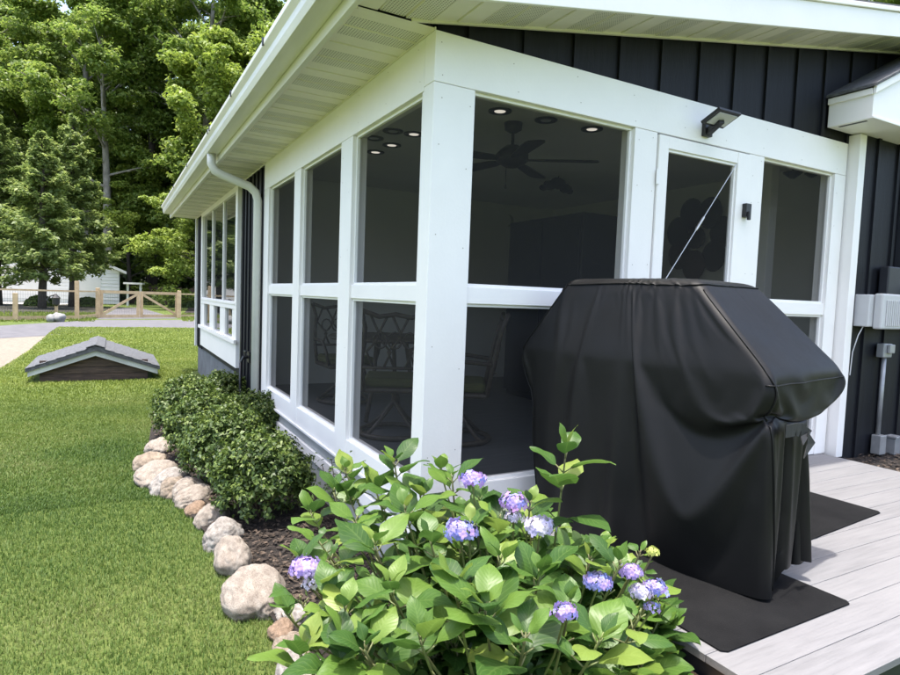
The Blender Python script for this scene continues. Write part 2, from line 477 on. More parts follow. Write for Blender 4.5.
def thing(name, label, cat, loc=(0, 0, 0), group=None):
    o = bpy.data.objects.new(name, None)
    COL.objects.link(o); o.location = loc
    ROOTLOC[o.name] = tuple(loc)
    return tag(o, label, cat, group)

def copy_tree(o, parent=None):
    c = o.copy(); COL.objects.link(c)
    if parent is not None: c.parent = parent
    for ch in list(o.children): copy_tree(ch, c)
    return c

LAWN = -0.45
# ------------------------------------------------------------------ covered grill
def grill():
    A = np.array([.816, -1.332]); th = math.radians(10)
    U = np.array([-math.sin(th), math.cos(th)]); W = np.array([math.cos(th), math.sin(th)])
    # outline of the cover: z, s0, s1 (along the grill), w0, w1 (its depth), corner radius
    rows = [(0.00, .0, 1.22, .00, .41, .04), (.20, .0, 1.22, -.02, .385, .04), (.45, .0, 1.23, -.045, .335, .04), (.62, .005, 1.235, -.06, .285, .04), (.69, .02, 1.25, -.06, .315, .04),
            (.74, .03, 1.28, -.062, .48, .05), (.79, .01, 1.30, -.064, .62, .05), (.83, .0, 1.32, -.066, .655, .05), (.86, .01, 1.325, -.065, .65, .045), (.90, .05, 1.30, -.055, .64, .04),
            (1.17, .315, 1.115, .0, .575, .04), (1.205, .35, 1.10, .012, .56, .04), (1.222, .385, 1.075, .04, .53, .04), (1.226, .50, .97, .14, .43, .05), (1.226, .70, .76, .27, .30, .01)]
    # the hard grill inside it
    body = [(0.05, .10, 1.12, .06, .30, .03), (.45, .08, 1.16, .02, .27, .03), (.60, .06, 1.18, .0, .25, .03), (.70, .05, 1.22, -.02, .28, .03), (.80, .035, 1.285, -.042, .60, .03),
            (.845, .03, 1.295, -.048, .63, .03), (.87, .045, 1.29, -.045, .63, .03), (1.16, .335, 1.095, .018, .555, .03), (1.195, .37, 1.08, .03, .54, .03), (1.210, .40, 1.06, .055, .515, .03),
            (1.214, .50, .97, .14, .43, .05), (1.214, .70, .76, .27, .30, .01)]
    def loft(rows, NR, nl, ns, nc):
        zs = np.array([r[0] for r in rows])
        dist = np.concatenate([[0], np.cumsum(np.hypot(np.diff(zs), .5 * np.abs(np.diff([r[1] for r in rows])) + .5 * np.abs(np.diff([r[4] for r in rows]))) + .003)])
        R = np.stack([np.interp(np.linspace(0, dist[-1], NR), dist, [r[i] for r in rows]) for i in range(6)], 1)
        V = []; info = []
        for z, s0, s1, w0, w1, rr in R:
            rr = min(rr, (s1 - s0) / 2.2, (w1 - w0) / 2.2); ring = []
            def arc(cs, cw, a0):
                for k in range(nc):
                    a = a0 + PI / 2 * (k + .5) / nc
                    ring.append((cs + rr * math.cos(a), cw + rr * math.sin(a), math.cos(a), math.sin(a)))
            for k in range(nl): ring.append((s0 + rr + (s1 - s0 - 2 * rr) * k / (nl - 1), w0, 0, -1))
            arc(s1 - rr, w0 + rr, -PI / 2)
            for k in range(ns): ring.append((s1, w0 + rr + (w1 - w0 - 2 * rr) * k / (ns - 1), 1, 0))
            arc(s1 - rr, w1 - rr, 0)
            for k in range(nl): ring.append((s1 - rr - (s1 - s0 - 2 * rr) * k / (nl - 1), w1, 0, 1))
            arc(s0 + rr, w1 - rr, PI / 2)
            for k in range(ns): ring.append((s0, w1 - rr - (w1 - w0 - 2 * rr) * k / (ns - 1), -1, 0))
            arc(s0 + rr, w0 + rr, PI)
            info.append(ring)
        N = len(info[0])
        Fc = [(i * N + k, i * N + (k + 1) % N, (i + 1) * N + (k + 1) % N, (i + 1) * N + k) for i in range(NR - 1) for k in range(N)]
        return R, info, N, Fc
    NR, nl, ns, nc = 74, 66, 30, 4
    R, info, N, Fc = loft(rows, NR, nl, ns, nc)
    fr = mnoise.noise
    V = []
    for i, ring in enumerate(info):
        for s, w, a, b in ring:
            z0 = R[i][0]
            h = .045 if w < .12 else .11
            z = z0 if z0 > .45 else h + z0 * (.45 - h) / .45
            d = .004 * fr((s * 5, w * 5, z * 3 + 4)) + .004 * fr((s * 11 + w * 9, 1.7, z * 3))
            if a < -.5 and z < .68: d -= .05 * math.exp(-((w - .10) / .022) ** 2) * min(1, (.68 - z) / .12)      # the slit
            p = A + U * (s + a * d) + W * (w + b * d)
            V.append((p[0], p[1], z))
    def capped(name, V, Fc, N, NR):
        import bmesh
        me = npmesh(name, np.array(V), np.array(Fc), 4)
        bm = bmesh.new(); bm.from_mesh(me)
        c = bm.verts.new(np.array(V[(NR - 1) * N:]).mean(axis=0))
        bm.verts.ensure_lookup_table()
        for k in range(N): bm.faces.new((bm.verts[(NR - 1) * N + k], bm.verts[(NR - 1) * N + (k + 1) % N], c))
        bmesh.ops.recalc_face_normals(bm, faces=bm.faces)
        bm.to_mesh(me); bm.free()
        return me
    # let the fabric settle over the grill, then keep the settled shape as the mesh
    R2, info2, N2, F2 = loft(body, 40, 50, 24, 4)
    B2 = [(*(A + U * s + W * w), R2[i][0]) for i, ring in enumerate(info2) for s, w, a, b in ring]
    bo = bpy.data.objects.new('grill_body', capped('grill_body', B2, F2, N2, 40)); COL.objects.link(bo)
    bo.modifiers.new('c', 'COLLISION'); bo.collision.thickness_outer = .004; bo.collision.cloth_friction = 12
    co_ = bpy.data.objects.new('cloth', capped('cloth', V, Fc, N, NR)); COL.objects.link(co_)
    vg = co_.vertex_groups.new(name='pin')
    top = [k for k in range(len(V)) if V[k][2] > 1.2255]
    vg.add(top + [len(V)], 1.0, 'REPLACE')
    cin = [i * N + k for i in range(NR) for k in range(N) if .635 < R[i][0] < .675 and info[i][k][2] < -.5]
    vg.add(cin, 1.0, 'REPLACE')
    cm = co_.modifiers.new('cl', 'CLOTH'); cs = cm.settings
    cs.quality = 7; cs.mass = .35; cs.tension_stiffness = 40; cs.compression_stiffness = 20; cs.shear_stiffness = 12; cs.bending_stiffness = 1.5
    cs.tension_damping = 8; cs.compression_damping = 8; cs.shear_damping = 8; cs.bending_damping = .5; cs.air_damping = 2
    cs.vertex_group_mass = 'pin'; cs.shrink_min = -0.035; cs.shrink_max = -0.035
    cm.collision_settings.distance_min = .005; cm.collision_settings.collision_quality = 2; cm.collision_settings.use_self_collision = False
    cm.point_cache.frame_start = 1; cm.point_cache.frame_end = 80
    for f in range(1, 40):
        sc.frame_set(f)
    ev = co_.evaluated_get(bpy.context.evaluated_depsgraph_get())
    P = np.empty(len(ev.data.vertices) * 3, np.float32); ev.data.vertices.foreach_get('co', P); P = P.reshape(-1, 3).astype(float)
    me = co_.data
    sc.frame_set(1)
    bpy.data.objects.remove(co_); bpy.data.objects.remove(bo)
    me.vertices.foreach_set('co', P.astype(np.float32).ravel()); me.update()
    t = thing('covered_grill', 'large black vinyl covered grill standing on the deck', 'covered grill', (A[0], A[1], 0))
    me.name = 'grill_cover'
    c = link('grill_cover', me, M['cover'], t, True)
    sd = c.modifiers.new('smooth', 'SUBSURF'); sd.levels = 1; sd.render_levels = 1
    VV = P[:NR * N].reshape(NR, N, 3)
    cen = VV.mean(axis=(0, 1))
    def seam(idx, i0, i1):
        pts = []
        for i in range(i0, i1):
            p = VV[i, idx]; dd = p - np.array([cen[0], cen[1], p[2]]); dd /= np.linalg.norm(dd)
            pts.append(p + dd * .001)
        obj('seam', MB().tube(pts, .0035, 6), M['cover'], t, True)
    iSh = int(np.argmin(abs(R[:, 0] - .86))); iTop = int(np.argmin(abs(R[:, 0] - 1.212)))
    seam(N - nc // 2 - 1, 1, iTop); seam(nl + nc // 2, 1, iTop)
    rim = [VV[iTop, k] + np.array([0, 0, .002]) for k in range(N)]
    obj('seam', MB().tube(rim + [rim[0]], .0035, 6, False), M['cover'], t, True)
    obj('seam', MB().tube([VV[iSh, k] + np.array([0, -.001, .0]) for k in range(N - nc - ns, N)], .0035, 6), M['cover'], t, True)
    # strap with loose tail at the near end
    pt = lambda s, w, z: (*(A + U * s + W * w), z)
    st = MB()
    pth = [(-.022, -.02, .66), (-.022, .03, .658), (-.018, .08, .656), (-.02, .12, .65), (-.035, .145, .62), (-.04, .16, .57)]
    for j in range(len(pth) - 1):
        a, b = pth[j], pth[j + 1]; h = .024
        tw = .012 * j
        q = [pt(a[0], a[1], a[2] - h), pt(b[0], b[1] - tw, b[2] - h), pt(b[0], b[1] + tw, b[2] + h), pt(a[0], a[1], a[2] + h)]
        o = np.array([*(-U * .003), 0])
        st.add(q + [tuple(np.array(x) + o) for x in q], [(0, 1, 2, 3), (7, 6, 5, 4), (0, 4, 5, 1), (1, 5, 6, 2), (2, 6, 7, 3), (3, 7, 4, 0)])
    obj('strap', st, mat('grey_webbing', (.016, .0165, .018), rough=.7), t)
    for s in (.16, 1.06):
        for w in (.09, .26):
            p = A + U * s + W * w
            obj('leg', MB().tube([(p[0], p[1], .008), (p[0], p[1], .30)], .022, 8), M['black'], t)
grill()

# ------------------------------------------------------------------ ground
tag(obj('lawn', MB().add([(-300, -60, LAWN), (300, -60, LAWN), (300, 400, LAWN), (-300, 400, LAWN)], [(0, 1, 2, 3)]), M['lawn']),
    'lawn of mown green grass', None, None, 'structure')
def sheet(name, pts, z, m, label):
    return tag(obj(name, MB().add([(x, y, z) for x, y in pts], [tuple(range(len(pts)))]), m), label, None, None, 'structure')
sheet('road', [(-40, -7.0), (-4.02, 17.7), (-2.89, 18.9), (1.27, 21.8), (45, 45), (45, 60), (2.1, 29.9), (-1.9, 28.7), (-4.8, 23.6), (-40, -1)],
      LAWN + 0.008, M['asphalt'], 'grey asphalt road')
sheet('gravel_driveway', [(-3.0, 18.9), (-2.95, 14.0), (-3.05, 10.3), (-5.2, 8.0), (-14, 6), (-14, 12)], LAWN + 0.004, M['gravel'], 'pale gravel driveway')
gp = lambda x, y: tuple(G(x, y, 2, LAWN)[:2])
sheet('driveway', [gp(97, 319.3), gp(178, 318.6), gp(139, 307.5), gp(118, 307.5)], LAWN + 0.006, M['asphalt'], 'asphalt driveway beyond the gate')
sheet('garden_bed', [(-0.02, 8.5), (-0.3, 8.0), (-0.55, 6.5), (-0.98, 4.6), (-1.06, 3.6), (-0.97, 2.4), (-0.84, 1.3), (-0.75, 0.4), (-0.58, -0.5), (-0.50, -0.95), (-0.38, -1.4), (-0.05, -1.75), (0.28, -1.8), (0.28, -0.02), (0.02, -0.02)],
      LAWN + 0.03, M['soil'], 'dark mulch garden bed')
sheet('side_bed', [(3.5, -2.2), (8, -2.2), (8, -0.04), (3.5, -0.04)], -0.05, M['soil'], 'bare soil strip beside the deck')

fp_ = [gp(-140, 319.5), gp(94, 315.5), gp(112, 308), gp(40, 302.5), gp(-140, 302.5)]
sheet('tree_shade_sheet', fp_, LAWN + .005, mat('painted_tree_shade', (0.045, 0.040, 0.022), (0.020, 0.018, 0.011), rough=.95, scale=3, bmp=.6), 'ground sheet coloured dark as tree shade under the conifers')  # the conifers' shade on the grass, put into a dark ground colour
sheet('tree_shade_sheet', [gp(181, 316.3), gp(330, 315.5), gp(330, 300), gp(196, 300)], LAWN + .005, M['soil'], 'ground sheet coloured dark as tree shade under the maples')  # mulch material reused as painted shade below the maples
# mulch chips scattered on the bed
def chips():
    V, Fc = [], []
    n = 0
    def put(x, y, z):
        nonlocal n
        a = random.uniform(0, PI); l = random.uniform(.01, .03); w = random.uniform(.004, .010); t = random.uniform(-.5, .5)
        d = np.array([math.cos(a), math.sin(a), t * .6]); e = np.array([-math.sin(a), math.cos(a), random.uniform(-.4, .4)])
        p = np.array([x, y, z])
        V.extend([p - d * l, p + e * w, p + d * l, p - e * w]); Fc.append((n, n + 1, n + 2, n + 3)); n += 4
    for _ in range(9000):
        y = random.uniform(-1.75, 5.5)
        if y < 0: x0, x1 = -0.40 - (y + 1) * -0.15, 0.27
        else: x0, x1 = -0.66 - min(y, 3.4) * 0.09, -0.02
        put(random.uniform(x0, x1), y, LAWN + .035 + random.uniform(0, .018))
    for _ in range(2500):
        put(random.uniform(3.5, 5.2), random.uniform(-1.6, -.06), -.045 + random.uniform(0, .015))
    me = npmesh('mulch_chips', np.array(V), Fc, 4)
    m = leafmat('mulch_chip', (0.012, 0.009, 0.007), (0.04, 0.028, 0.02), (0.12, 0.085, 0.06), trans=0.0, rough=0.9)
    return tag(link('mulch', me, m), 'loose bark mulch on the beds', None, None, 'stuff')
chips()

# grass blades
def in_bed(x, y):
    edge = np.interp(y, [-2.2, -1.75, -1.4, -0.95, -0.5, 0.4, 1.3, 2.4, 3.6, 4.6, 6.5, 9.0, 9.6],
                     [0.2, -0.05, -0.38, -0.50, -0.58, -0.75, -0.84, -0.97, -1.06, -0.98, -0.55, -0.2, -0.02])
    return ((x > edge + .012) & (y < 9.6) & (y > -1.77)) | ((x > .30) & (y > -1.77) & (y < 9.6))
def grass():
    Vs, Fs = [], []; base = 0
    def layer(x0, x1, y0, y1, n, h, w, seed, bend=True):
        nonlocal base
        r = np.random.default_rng(seed)
        x = r.uniform(x0, x1, n); y = r.uniform(y0, y1, n)
        rel = np.stack([x, y, np.full(n, LAWN)], 1) - CAM
        dep = rel @ _F; u = (rel @ RX) / np.maximum(dep, .1) * F_PX + 450; v = (rel @ RY) / np.maximum(dep, .1) * F_PX + 337
        ok = ~in_bed(x, y) & (dep > .4) & (u > -420) & (u < 1300) & (v < 1500)
        ok &= ~((x > -2.45) & (x < -0.72) & (y > 8.66) & (y < 11.0))
        ok &= ~((x < np.interp(y, [8, 10.3, 14, 18.9], [-5.2, -3.1, -3.0, -3.05])) & (y > 8))
        x, y, dep = x[ok], y[ok], dep[ok]; n = len(x)
        pn = np.array([mnoise.noise((a * .9, b * .9, 3.1)) for a, b in zip(x, y)])
        hh = h * r.uniform(.55, 1.25, n) * (1 + .35 * pn)
        a = r.uniform(0, 2 * PI, n); lean = r.uniform(.15, .95, n)
        dx, dy = np.cos(a), np.sin(a)
        sx, sy = -dy * w / 2, dx * w / 2
        p = np.stack([x, y, np.full(n, LAWN)], 1)
        sd = np.stack([sx, sy, np.zeros(n)], 1) * r.uniform(.7, 1.3, n)[:, None]
        d = np.stack([dx, dy, np.zeros(n)], 1)
        up = np.array([0, 0, 1.0])
        mid = p + up * (hh * .6)[:, None] + d * (hh * lean * .3)[:, None]
        tip = p + up * (hh * (1 - .25 * lean))[:, None] + d * (hh * lean)[:, None]
        V = np.stack([p - sd, p + sd, mid + sd * .8, mid - sd * .8, tip], 1)
        Vs.append(V.reshape(-1, 3))
        i = base + np.arange(n)[:, None] * 5
        Fs.append(np.concatenate([i + np.array([0, 1, 2]), i + np.array([0, 2, 3]), i + np.array([3, 2, 4])], 1).reshape(-1, 3))
        base += n * 5
    layer(-3.4, 2.2, -2.6, 2.6, 360000, .027, .0034, 1)
    layer(-4.5, -0.4, 2.2, 7.0, 200000, .030, .0056, 2)
    layer(-7, 2.5, 6.5, 14, 150000, .038, .012, 3)
    layer(-7, 4.5, 13, 23, 90000, .05, .025, 4)
    me = npmesh('grass', np.concatenate(Vs), np.concatenate(Fs), 3)
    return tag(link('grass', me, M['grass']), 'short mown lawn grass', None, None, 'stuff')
grass()
def verge():
    V, Fc = [], []; r = np.random.default_rng(5); n = 0
    P0, P1 = G(-60, 322, 2, LAWN), G(330, 321, 2, LAWN)
    for _ in range(9000):
        t = r.uniform(); p = P0 + (P1 - P0) * t + np.array([0, r.uniform(-.2, 9), 0])
        rel = p - CAM; dd = rel @ _F; uu = rel @ RX / dd * F_PX + 450
        if 95 < uu < 182: continue
        a = r.uniform(0, 2 * PI); h = r.uniform(.05, .16); w = .04
        d = np.array([math.cos(a), math.sin(a), 0]) * w
        V += [p - d, p + d, p + np.array([r.uniform(-.05, .05), r.uniform(-.05, .05), h])]
        Fc.append((n, n + 1, n + 2)); n += 3
    me = npmesh('verge_grass', np.array(V), Fc, 3)
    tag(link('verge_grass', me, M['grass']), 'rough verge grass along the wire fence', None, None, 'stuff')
verge()

# ------------------------------------------------------------------ house
H = thing('house', 'dark board-and-batten house with white framed screened porch', 'house', (3.0, 4.0, LAWN))
def part(name, mb, m, parent=H, smooth=False, bev=0.003):
    return obj(name, mb, m, parent, smooth, bev)
HT, MID0, MID1, BR = 2.14, 1.075, 1.162, 0.13          # pane head, mid rail, bottom rail
TOP = 2.385
# front frame (plane y = 0 .. 0.12)
fy0, fy1 = 0.0, 0.11
part('header', MB().box(0.0, 3.53, fy0, fy1, HT, 2.378), M['white'])
part('corner_post', MB().box(0.0, 0.232, fy0, fy1, -0.02, HT - .002), M['white'])
part('post', MB().box(1.33, 1.515, fy0, fy1, 0.0, HT - .002), M['white'])
part('post', MB().box(2.385, 2.54, fy0, fy1, 0.0, HT - .002), M['white'])
part('post', MB().box(3.39, 3.53, fy0, fy1, 0.0, HT - .002), M['white'])
part('rail', MB().box(0.232, 1.33, fy0 + .012, fy1, MID0, MID1), M['white'])
part('rail', MB().box(2.54, 3.39, fy0 + .012, fy1, MID0, MID1), M['white'])
part('rail', MB().box(0.232, 1.33, fy0 + .006, fy1, 0.0, BR), M['white'])
part('rail', MB().box(2.54, 3.39, fy0 + .006, fy1, 0.0, 0.085), M['white'])
def screen_front(x0, x1, z0, z1, parent=H, y=0.045):
    part('screen', MB().add([(x0, y, z0), (x1, y, z0), (x1, y, z1), (x0, y, z1)], [(0, 1, 2, 3)]), M['screen'], parent, bev=0)
    f = MB(); t = .016                                        # retaining bead round the mesh
    f.box(x0, x1, y - .018, y + .01, z1 - t, z1).box(x0, x1, y - .018, y + .01, z0, z0 + t)
    f.box(x0, x0 + t, y - .018, y + .01, z0 + t, z1 - t).box(x1 - t, x1, y - .018, y + .01, z0 + t, z1 - t)
    part('screen_bead', f, M['trim'], parent, bev=0.002)
for x0, x1, b in ((0.232, 1.33, BR), (2.54, 3.39, 0.085)):
    screen_front(x0, x1, MID1, HT); screen_front(x0, x1, b, MID0)
# screen door
dr = part('screen_door', MB().box(1.522, 1.602, -.012, .03, .02, 2.128).box(2.252, 2.378, -.012, .03, .02, 2.128)
          .box(1.602, 2.252, -.010, .03, 2.055, 2.128).box(1.602, 2.252, -.010, .03, 1.06, 1.17).box(1.602, 2.252, -.010, .03, .02, .26), M['white'])
screen_front(1.602, 2.252, 1.17, 2.055, dr, .02); screen_front(1.602, 2.252, .26, 1.06, dr, .02)
hz = 1.765
part('handle', MB().box(2.322, 2.376, -.045, -.012, hz - .055, hz + .035).box(2.330, 2.352, -.062, -.045, hz - .075, hz - .02), M['black'], dr)
a_, b_ = Vector((1.59, -.022, 1.215)), Vector((2.225, -.022, 2.045))
part('brace_cable', MB().tube([a_, b_], .0032, 6), M['steel'], dr, bev=0)
mid = a_.lerp(b_, .50); d_ = (b_ - a_).normalized()
part('turnbuckle', MB().tube([mid - d_ * .06, mid - d_ * .05, mid + d_ * .05, mid + d_ * .06], [.004, .008, .008, .004], 8), M['steel'], dr, bev=0)
part('hinge', MB().box(1.508, 1.53, -.018, -.011, 1.83, 1.92), M['trim'], dr)
# left frame (plane x = 0 .. 0.11)
L0, L1 = 0.113, 3.745
part('header', MB().box(0.0, 0.10, L0, L1, HT - .02, 2.378), M['white'])
part('corner_board', MB().box(0.004, 0.10, L0 - .001, 0.134, 0.0, HT - .022), M['white'])
for y0, y1 in ((1.13, 1.355), (2.365, 2.565), (3.53, L1)):
    part('post', MB().box(0.0, .10, y0, y1, 0.0, HT - .022), M['white'])
for y0, y1 in ((0.134, 1.13), (1.355, 2.365), (2.565, 3.53)):
    part('rail', MB().box(0.012, .10, y0, y1, MID0, MID1), M['white'])
    for z0, z1 in ((MID1, HT - .02), (.14, MID0)):
        x = .045
        part('screen', MB().add([(x, y0, z0), (x, y1, z0), (x, y1, z1), (x, y0, z1)], [(0, 1, 2, 3)]), M['screen'], bev=0)
        t = .016; f = MB()
        f.box(x - .018, x + .01, y0, y1, z1 - t, z1).box(x - .018, x + .01, y0, y1, z0, z0 + t)
        f.box(x - .018, x + .01, y0, y0 + t, z0 + t, z1 - t).box(x - .018, x + .01, y1 - t, y1, z0 + t, z1 - t)
        part('screen_bead', f, M['trim'], bev=.002)
    part('rail', MB().box(0.004, .10, y0, y1, 0.0, .14), M['white'])
part('skirt_rail', MB().box(-.012, .10, 0.0, L1, -.022, -.003), M['trim'])
part('skirt', MB().box(.03, .09, 0.02, L1, LAWN - .1, -.024), M['skirt'])
part('skirt_trim', MB().box(.005, .028, 0.02, L1, -.20, -.12), M['white'])
nl_ = MB()
def nail(x, y, z, ax):
    n = 8; r_ = .003
    if ax == 'y': nl_.add([(x + r_ * math.cos(2 * PI * k / n), y - .0012, z + r_ * math.sin(2 * PI * k / n)) for k in range(n)], [tuple(range(n))])
    else: nl_.add([(x - .0012, y + r_ * math.cos(2 * PI * k / n), z + r_ * math.sin(2 * PI * k / n)) for k in range(n)], [tuple(range(n))])
rn = random.Random(4)
for k in range(9):
    for z in (2.19, 2.33):
        nail(.06 + k * .415 + rn.uniform(-.03, .03), 0, z + rn.uniform(-.02, .02), 'y')
        nail(0, .16 + k * .43 + rn.uniform(-.03, .03), z + rn.uniform(-.02, .02), 'x')
for z in (.3, .8, 1.35, 1.8, 2.05):
    for x in (.04, .20, 1.36, 1.48, 2.42, 2.50, 3.42): nail(x + rn.uniform(-.008, .008), 0, z + rn.uniform(-.06, .06), 'y')
    for y in (1.18, 1.31, 2.40, 2.53, 3.58, 3.70): nail(0, y, z + rn.uniform(-.06, .06), 'x')
nl_o = part('nail', nl_, mat('rusty_nail', (.36, .32, .28), rough=.7), bev=0)
nl_o['kind'] = 'stuff'
# porch interior
part('porch_floor', MB().box(.11, 6.0, .112, 4.6, -.06, -.004), M['pfloor'], bev=0)
part('porch_ceiling', MB().box(.05, 6.0, .05, 4.6, 2.452, 2.48), M['interior'], bev=0)
part('porch_back_wall', MB().box(.11, 6.0, 4.6, 4.7, -.05, 2.452), M['interior'], bev=0)
part('porch_side_wall', MB().box(4.35, 4.45, .12, 4.6, -.05, 2.452), M['interior'], bev=0)
part('ceiling_beam', MB().box(.11, .22, .12, 4.6, 2.36, 2.452), M['interior'])
part('porch_inner_post', MB().box(3.45, 3.55, .55, .65, 0, 2.45), M['interior'])
# front gable wall (dark) with battens
sl = 0.187
gz = lambda x: 2.41 + sl * x
def batten_wall(name, a0, a1, centres, base, proud, zb, zt, side='y', hw=.018, back=.05):
    # a run of board-and-batten siding: one folded sheet from a0 to a1, battens standing proud of it
    pl = [(a0, base)]
    for c in centres:
        pl += [(c - hw, base), (c - hw + .001, proud), (c + hw - .001, proud), (c + hw, base)]
    pl += [(a1, base)]
    pl += [(a1, base + back), (a0, base + back)]
    n = len(pl)
    f = zt if callable(zt) else (lambda q: zt)
    P3 = (lambda q, d, z: (q, d, z)) if side == 'y' else (lambda q, d, z: (d, q, z))
    vs = [P3(q, d, zb) for q, d in pl] + [P3(q, d, f(q)) for q, d in pl]
    fs = [(k, (k + 1) % n, n + (k + 1) % n, n + k) for k in range(n)]
    m = n - 2
    for o in (0, n):                                   # caps between front polyline and back edge
        fs.append(tuple(o + k for k in range(n)))
    return part(name, MB().add(vs, fs), M['dark'], bev=0)
batten_wall('gable_wall', .02, 6.5, [1.202 + .333 * k for k in range(-3, 10) if .12 < 1.202 + .333 * k < 4.2], .022, .006, 2.381, lambda q: gz(q) + .02)
# soffits
def ribbed(name, rows, m2, parent=H):
    # rows: list of (pointA, pointB, perforated) -> one connected sheet with folded joints
    vs, fs, mi = [], [], []
    for a, b, p in rows:
        vs += [a, b]
    for k in range(len(rows) - 1):
        fs.append((2 * k, 2 * k + 1, 2 * k + 3, 2 * k + 2)); mi.append(rows[k][2])
    o = part(name, MB().add(vs, fs), M['soffit'], parent, bev=0)
    o.data.materials.append(m2)
    for q, v in zip(o.data.polygons, mi): q.material_index = v
    return o
rows = []; y = .004; i = 0
while y < 9.55:
    w = .110; y1 = y + w; dz = .004 if i % 2 else 0
    p = 1 if i % 4 in (1, 2) else 0
    for yy, zz, pp in ((y, 2.386 + dz, p), (y1 - .010, 2.386 + dz, 0), (y1 - .008, 2.397, 0), (y1 - .003, 2.397, 0)):
        rows.append(((-.405, yy, zz), (-.002, yy, zz), pp))
    y = y1; i += 1
ribbed('soffit', rows, M['perf'])
part('soffit_channel', MB().box(-.002, .004, .004, 9.6, 2.379, 2.392), M['soffit'], bev=0)
part('soffit_channel', MB().box(-.407, -.39, .004, 9.6, 2.376, 2.3845), M['soffit'], bev=0)
rows = []; x = -.42; i = 0
while x < 6.2:
    w = .132; x1 = x + w; dz = .004 if i % 2 else 0; p = 1 if i % 4 in (1, 2) else 0
    for xx, oo, pp in ((x, dz, p), (x1 - .011, dz, 0), (x1 - .009, .012, 0), (x1 - .003, .012, 0)):
        zz = max(gz(xx), 2.392) + oo
        rows.append(((xx, -.30, zz), (xx, .002, zz), pp))
    x = x1; i += 1
ribbed('rake_soffit', rows, M['perf'])
part('rake_channel', MB().bar((-.13, -.008, 2.39), (6.2, -.008, gz(6.2) - .006), .016, .022), M['soffit'], bev=0)
part('rake_backing', MB().prism([(-.42, 2.42), (6.2, gz(6.2) + .03), (6.2, gz(6.2) + .06), (-.42, 2.45)], -.299, .05), M['dark_paint'], bev=0)
# fascias
part('eave_fascia', MB().box(-.435, -.408, -.30, 9.65, 2.365, 2.57), M['gutter'])
fz = lambda x: max(gz(x), 2.36)
rf = [(-.44, 2.366), (.0, gz(0) - .018), (3.55, gz(3.55) - .018), (3.55, gz(3.55) + .145), (-.44, gz(-.44) + .16)]
part('rake_fascia', MB().prism(rf, -.322, -.302), M['white'])
part('rake_fascia', MB().prism([(3.553, gz(3.553) - .018), (6.4, gz(6.4) - .018), (6.4, gz(6.4) + .145), (3.553, gz(3.553) + .145)], -.3205, -.302), M['white'])
part('drip_edge', MB().bar((-.5, -.325, gz(-.5) + .172), (6.4, -.325, gz(6.4) + .157), .02, .03), M['white'])
# gutter: K-style profile swept along the eave
prof = [(-.437, 2.56), (-.437, 2.428), (-.545, 2.424), (-.560, 2.46), (-.560, 2.50), (-.585, 2.53), (-.585, 2.56), (-.572, 2.56), (-.572, 2.54), (-.55, 2.51), (-.548, 2.47), (-.537, 2.436), (-.445, 2.438), (-.445, 2.56)]
gt = part('gutter', MB().prism(prof, -.31, 9.53), M['gutter'], bev=.002)
for yy in (1.05, 2.15, 3.3, 3.42, 5.2, 7.0):
    part('gutter_clip', MB().box(-.592, -.575, yy, yy + .02, 2.525, 2.568), M['black'], gt, bev=0)
# downspout
ds = MB()
path = [(-.50, 3.80, 2.43), (-.50, 3.80, 2.33), (-.47, 3.80, 2.27), (-.40, 3.80, 2.235), (-.14, 3.80, 2.155), (-.075, 3.80, 2.10), (-.05, 3.80, 2.02), (-.05, 3.80, LAWN + .02)]
ds.tube(path, .043, 10)
part('downspout', ds, mat('downspout_metal', (0.66, 0.66, 0.62), (0.58, 0.58, 0.54), rough=.4), smooth=True, bev=0)
# roof
rt = MB()
pr = [(-.55, 2.542), (.6, gz(.6) + .16), (7.5, gz(7.5) + .16), (15, gz(7.5) + .16 - 7.5 * sl), (15, gz(7.5) + .28 - 7.5 * sl), (7.5, gz(7.5) + .20), (.6, gz(.6) + .20), (-.55, 2.56)]
part('roof', MB().prism(pr, -.315, 9.78), M['shingle'], bev=0)
# rear left wall, dark battens, window
batten_wall('wall', L1 + .002, 5.138, (3.98, 4.18, 4.38, 4.58, 4.78, 4.98), .03, .012, -.2, 2.384, 'x', .02)
batten_wall('wall', 8.602, 9.529, (8.72, 8.98, 9.24), .03, .012, .05, 2.384, 'x', .02)
part('corner_trim', MB().box(-.004, .031, 9.53, 9.60, .04, 2.38), M['white'])
part('foundation', MB().box(.05, .12, L1 + .003, 9.50, LAWN - .2, .048), M['found'], bev=0)
part('siding_foot', MB().box(.032, .049, 5.14, 9.5, .052, .138), M['dark'], bev=0)
win = part('window', MB().box(-.02, .03, 5.14, 8.60, 2.31, 2.383).box(-.02, .03, 5.14, 5.28, .14, 2.31).box(-.02, .03, 8.46, 8.60, .14, 2.31)
           .box(-.02, .03, 5.28, 8.46, .86, .96).box(-.02, .03, 5.28, 8.46, .14, .50), M['white'])
part('window_sill', MB().box(-.055, -.021, 5.10, 8.64, .44, .49).box(-.03, -.02, 5.2, 8.5, .92, .95), M['white'], win)
for yy in (5.28 + 3.18 / 3, 5.28 + 3.18 * 2 / 3):
    part('mullion', MB().box(-.004, .03, yy - .028, yy + .028, .96, 2.31), M['white'], win)
for y0, y1 in ((5.28, 5.50), (6.08, 6.52), (7.13, 7.57), (8.24, 8.46)):
    part('mullion', MB().box(-.008, .03, y0, y1, .50, .86), M['white'], win)
for k in range(3):
    y0 = 5.28 + k * 1.06 + .028; y1 = 5.28 + (k + 1) * 1.06 - .028
    part('pane', MB().add([(.018, y0, .96), (.018, y1, .96), (.018, y1, 2.31), (.018, y0, 2.31)], [(0, 1, 2, 3)]), M['glass'], win, bev=0)
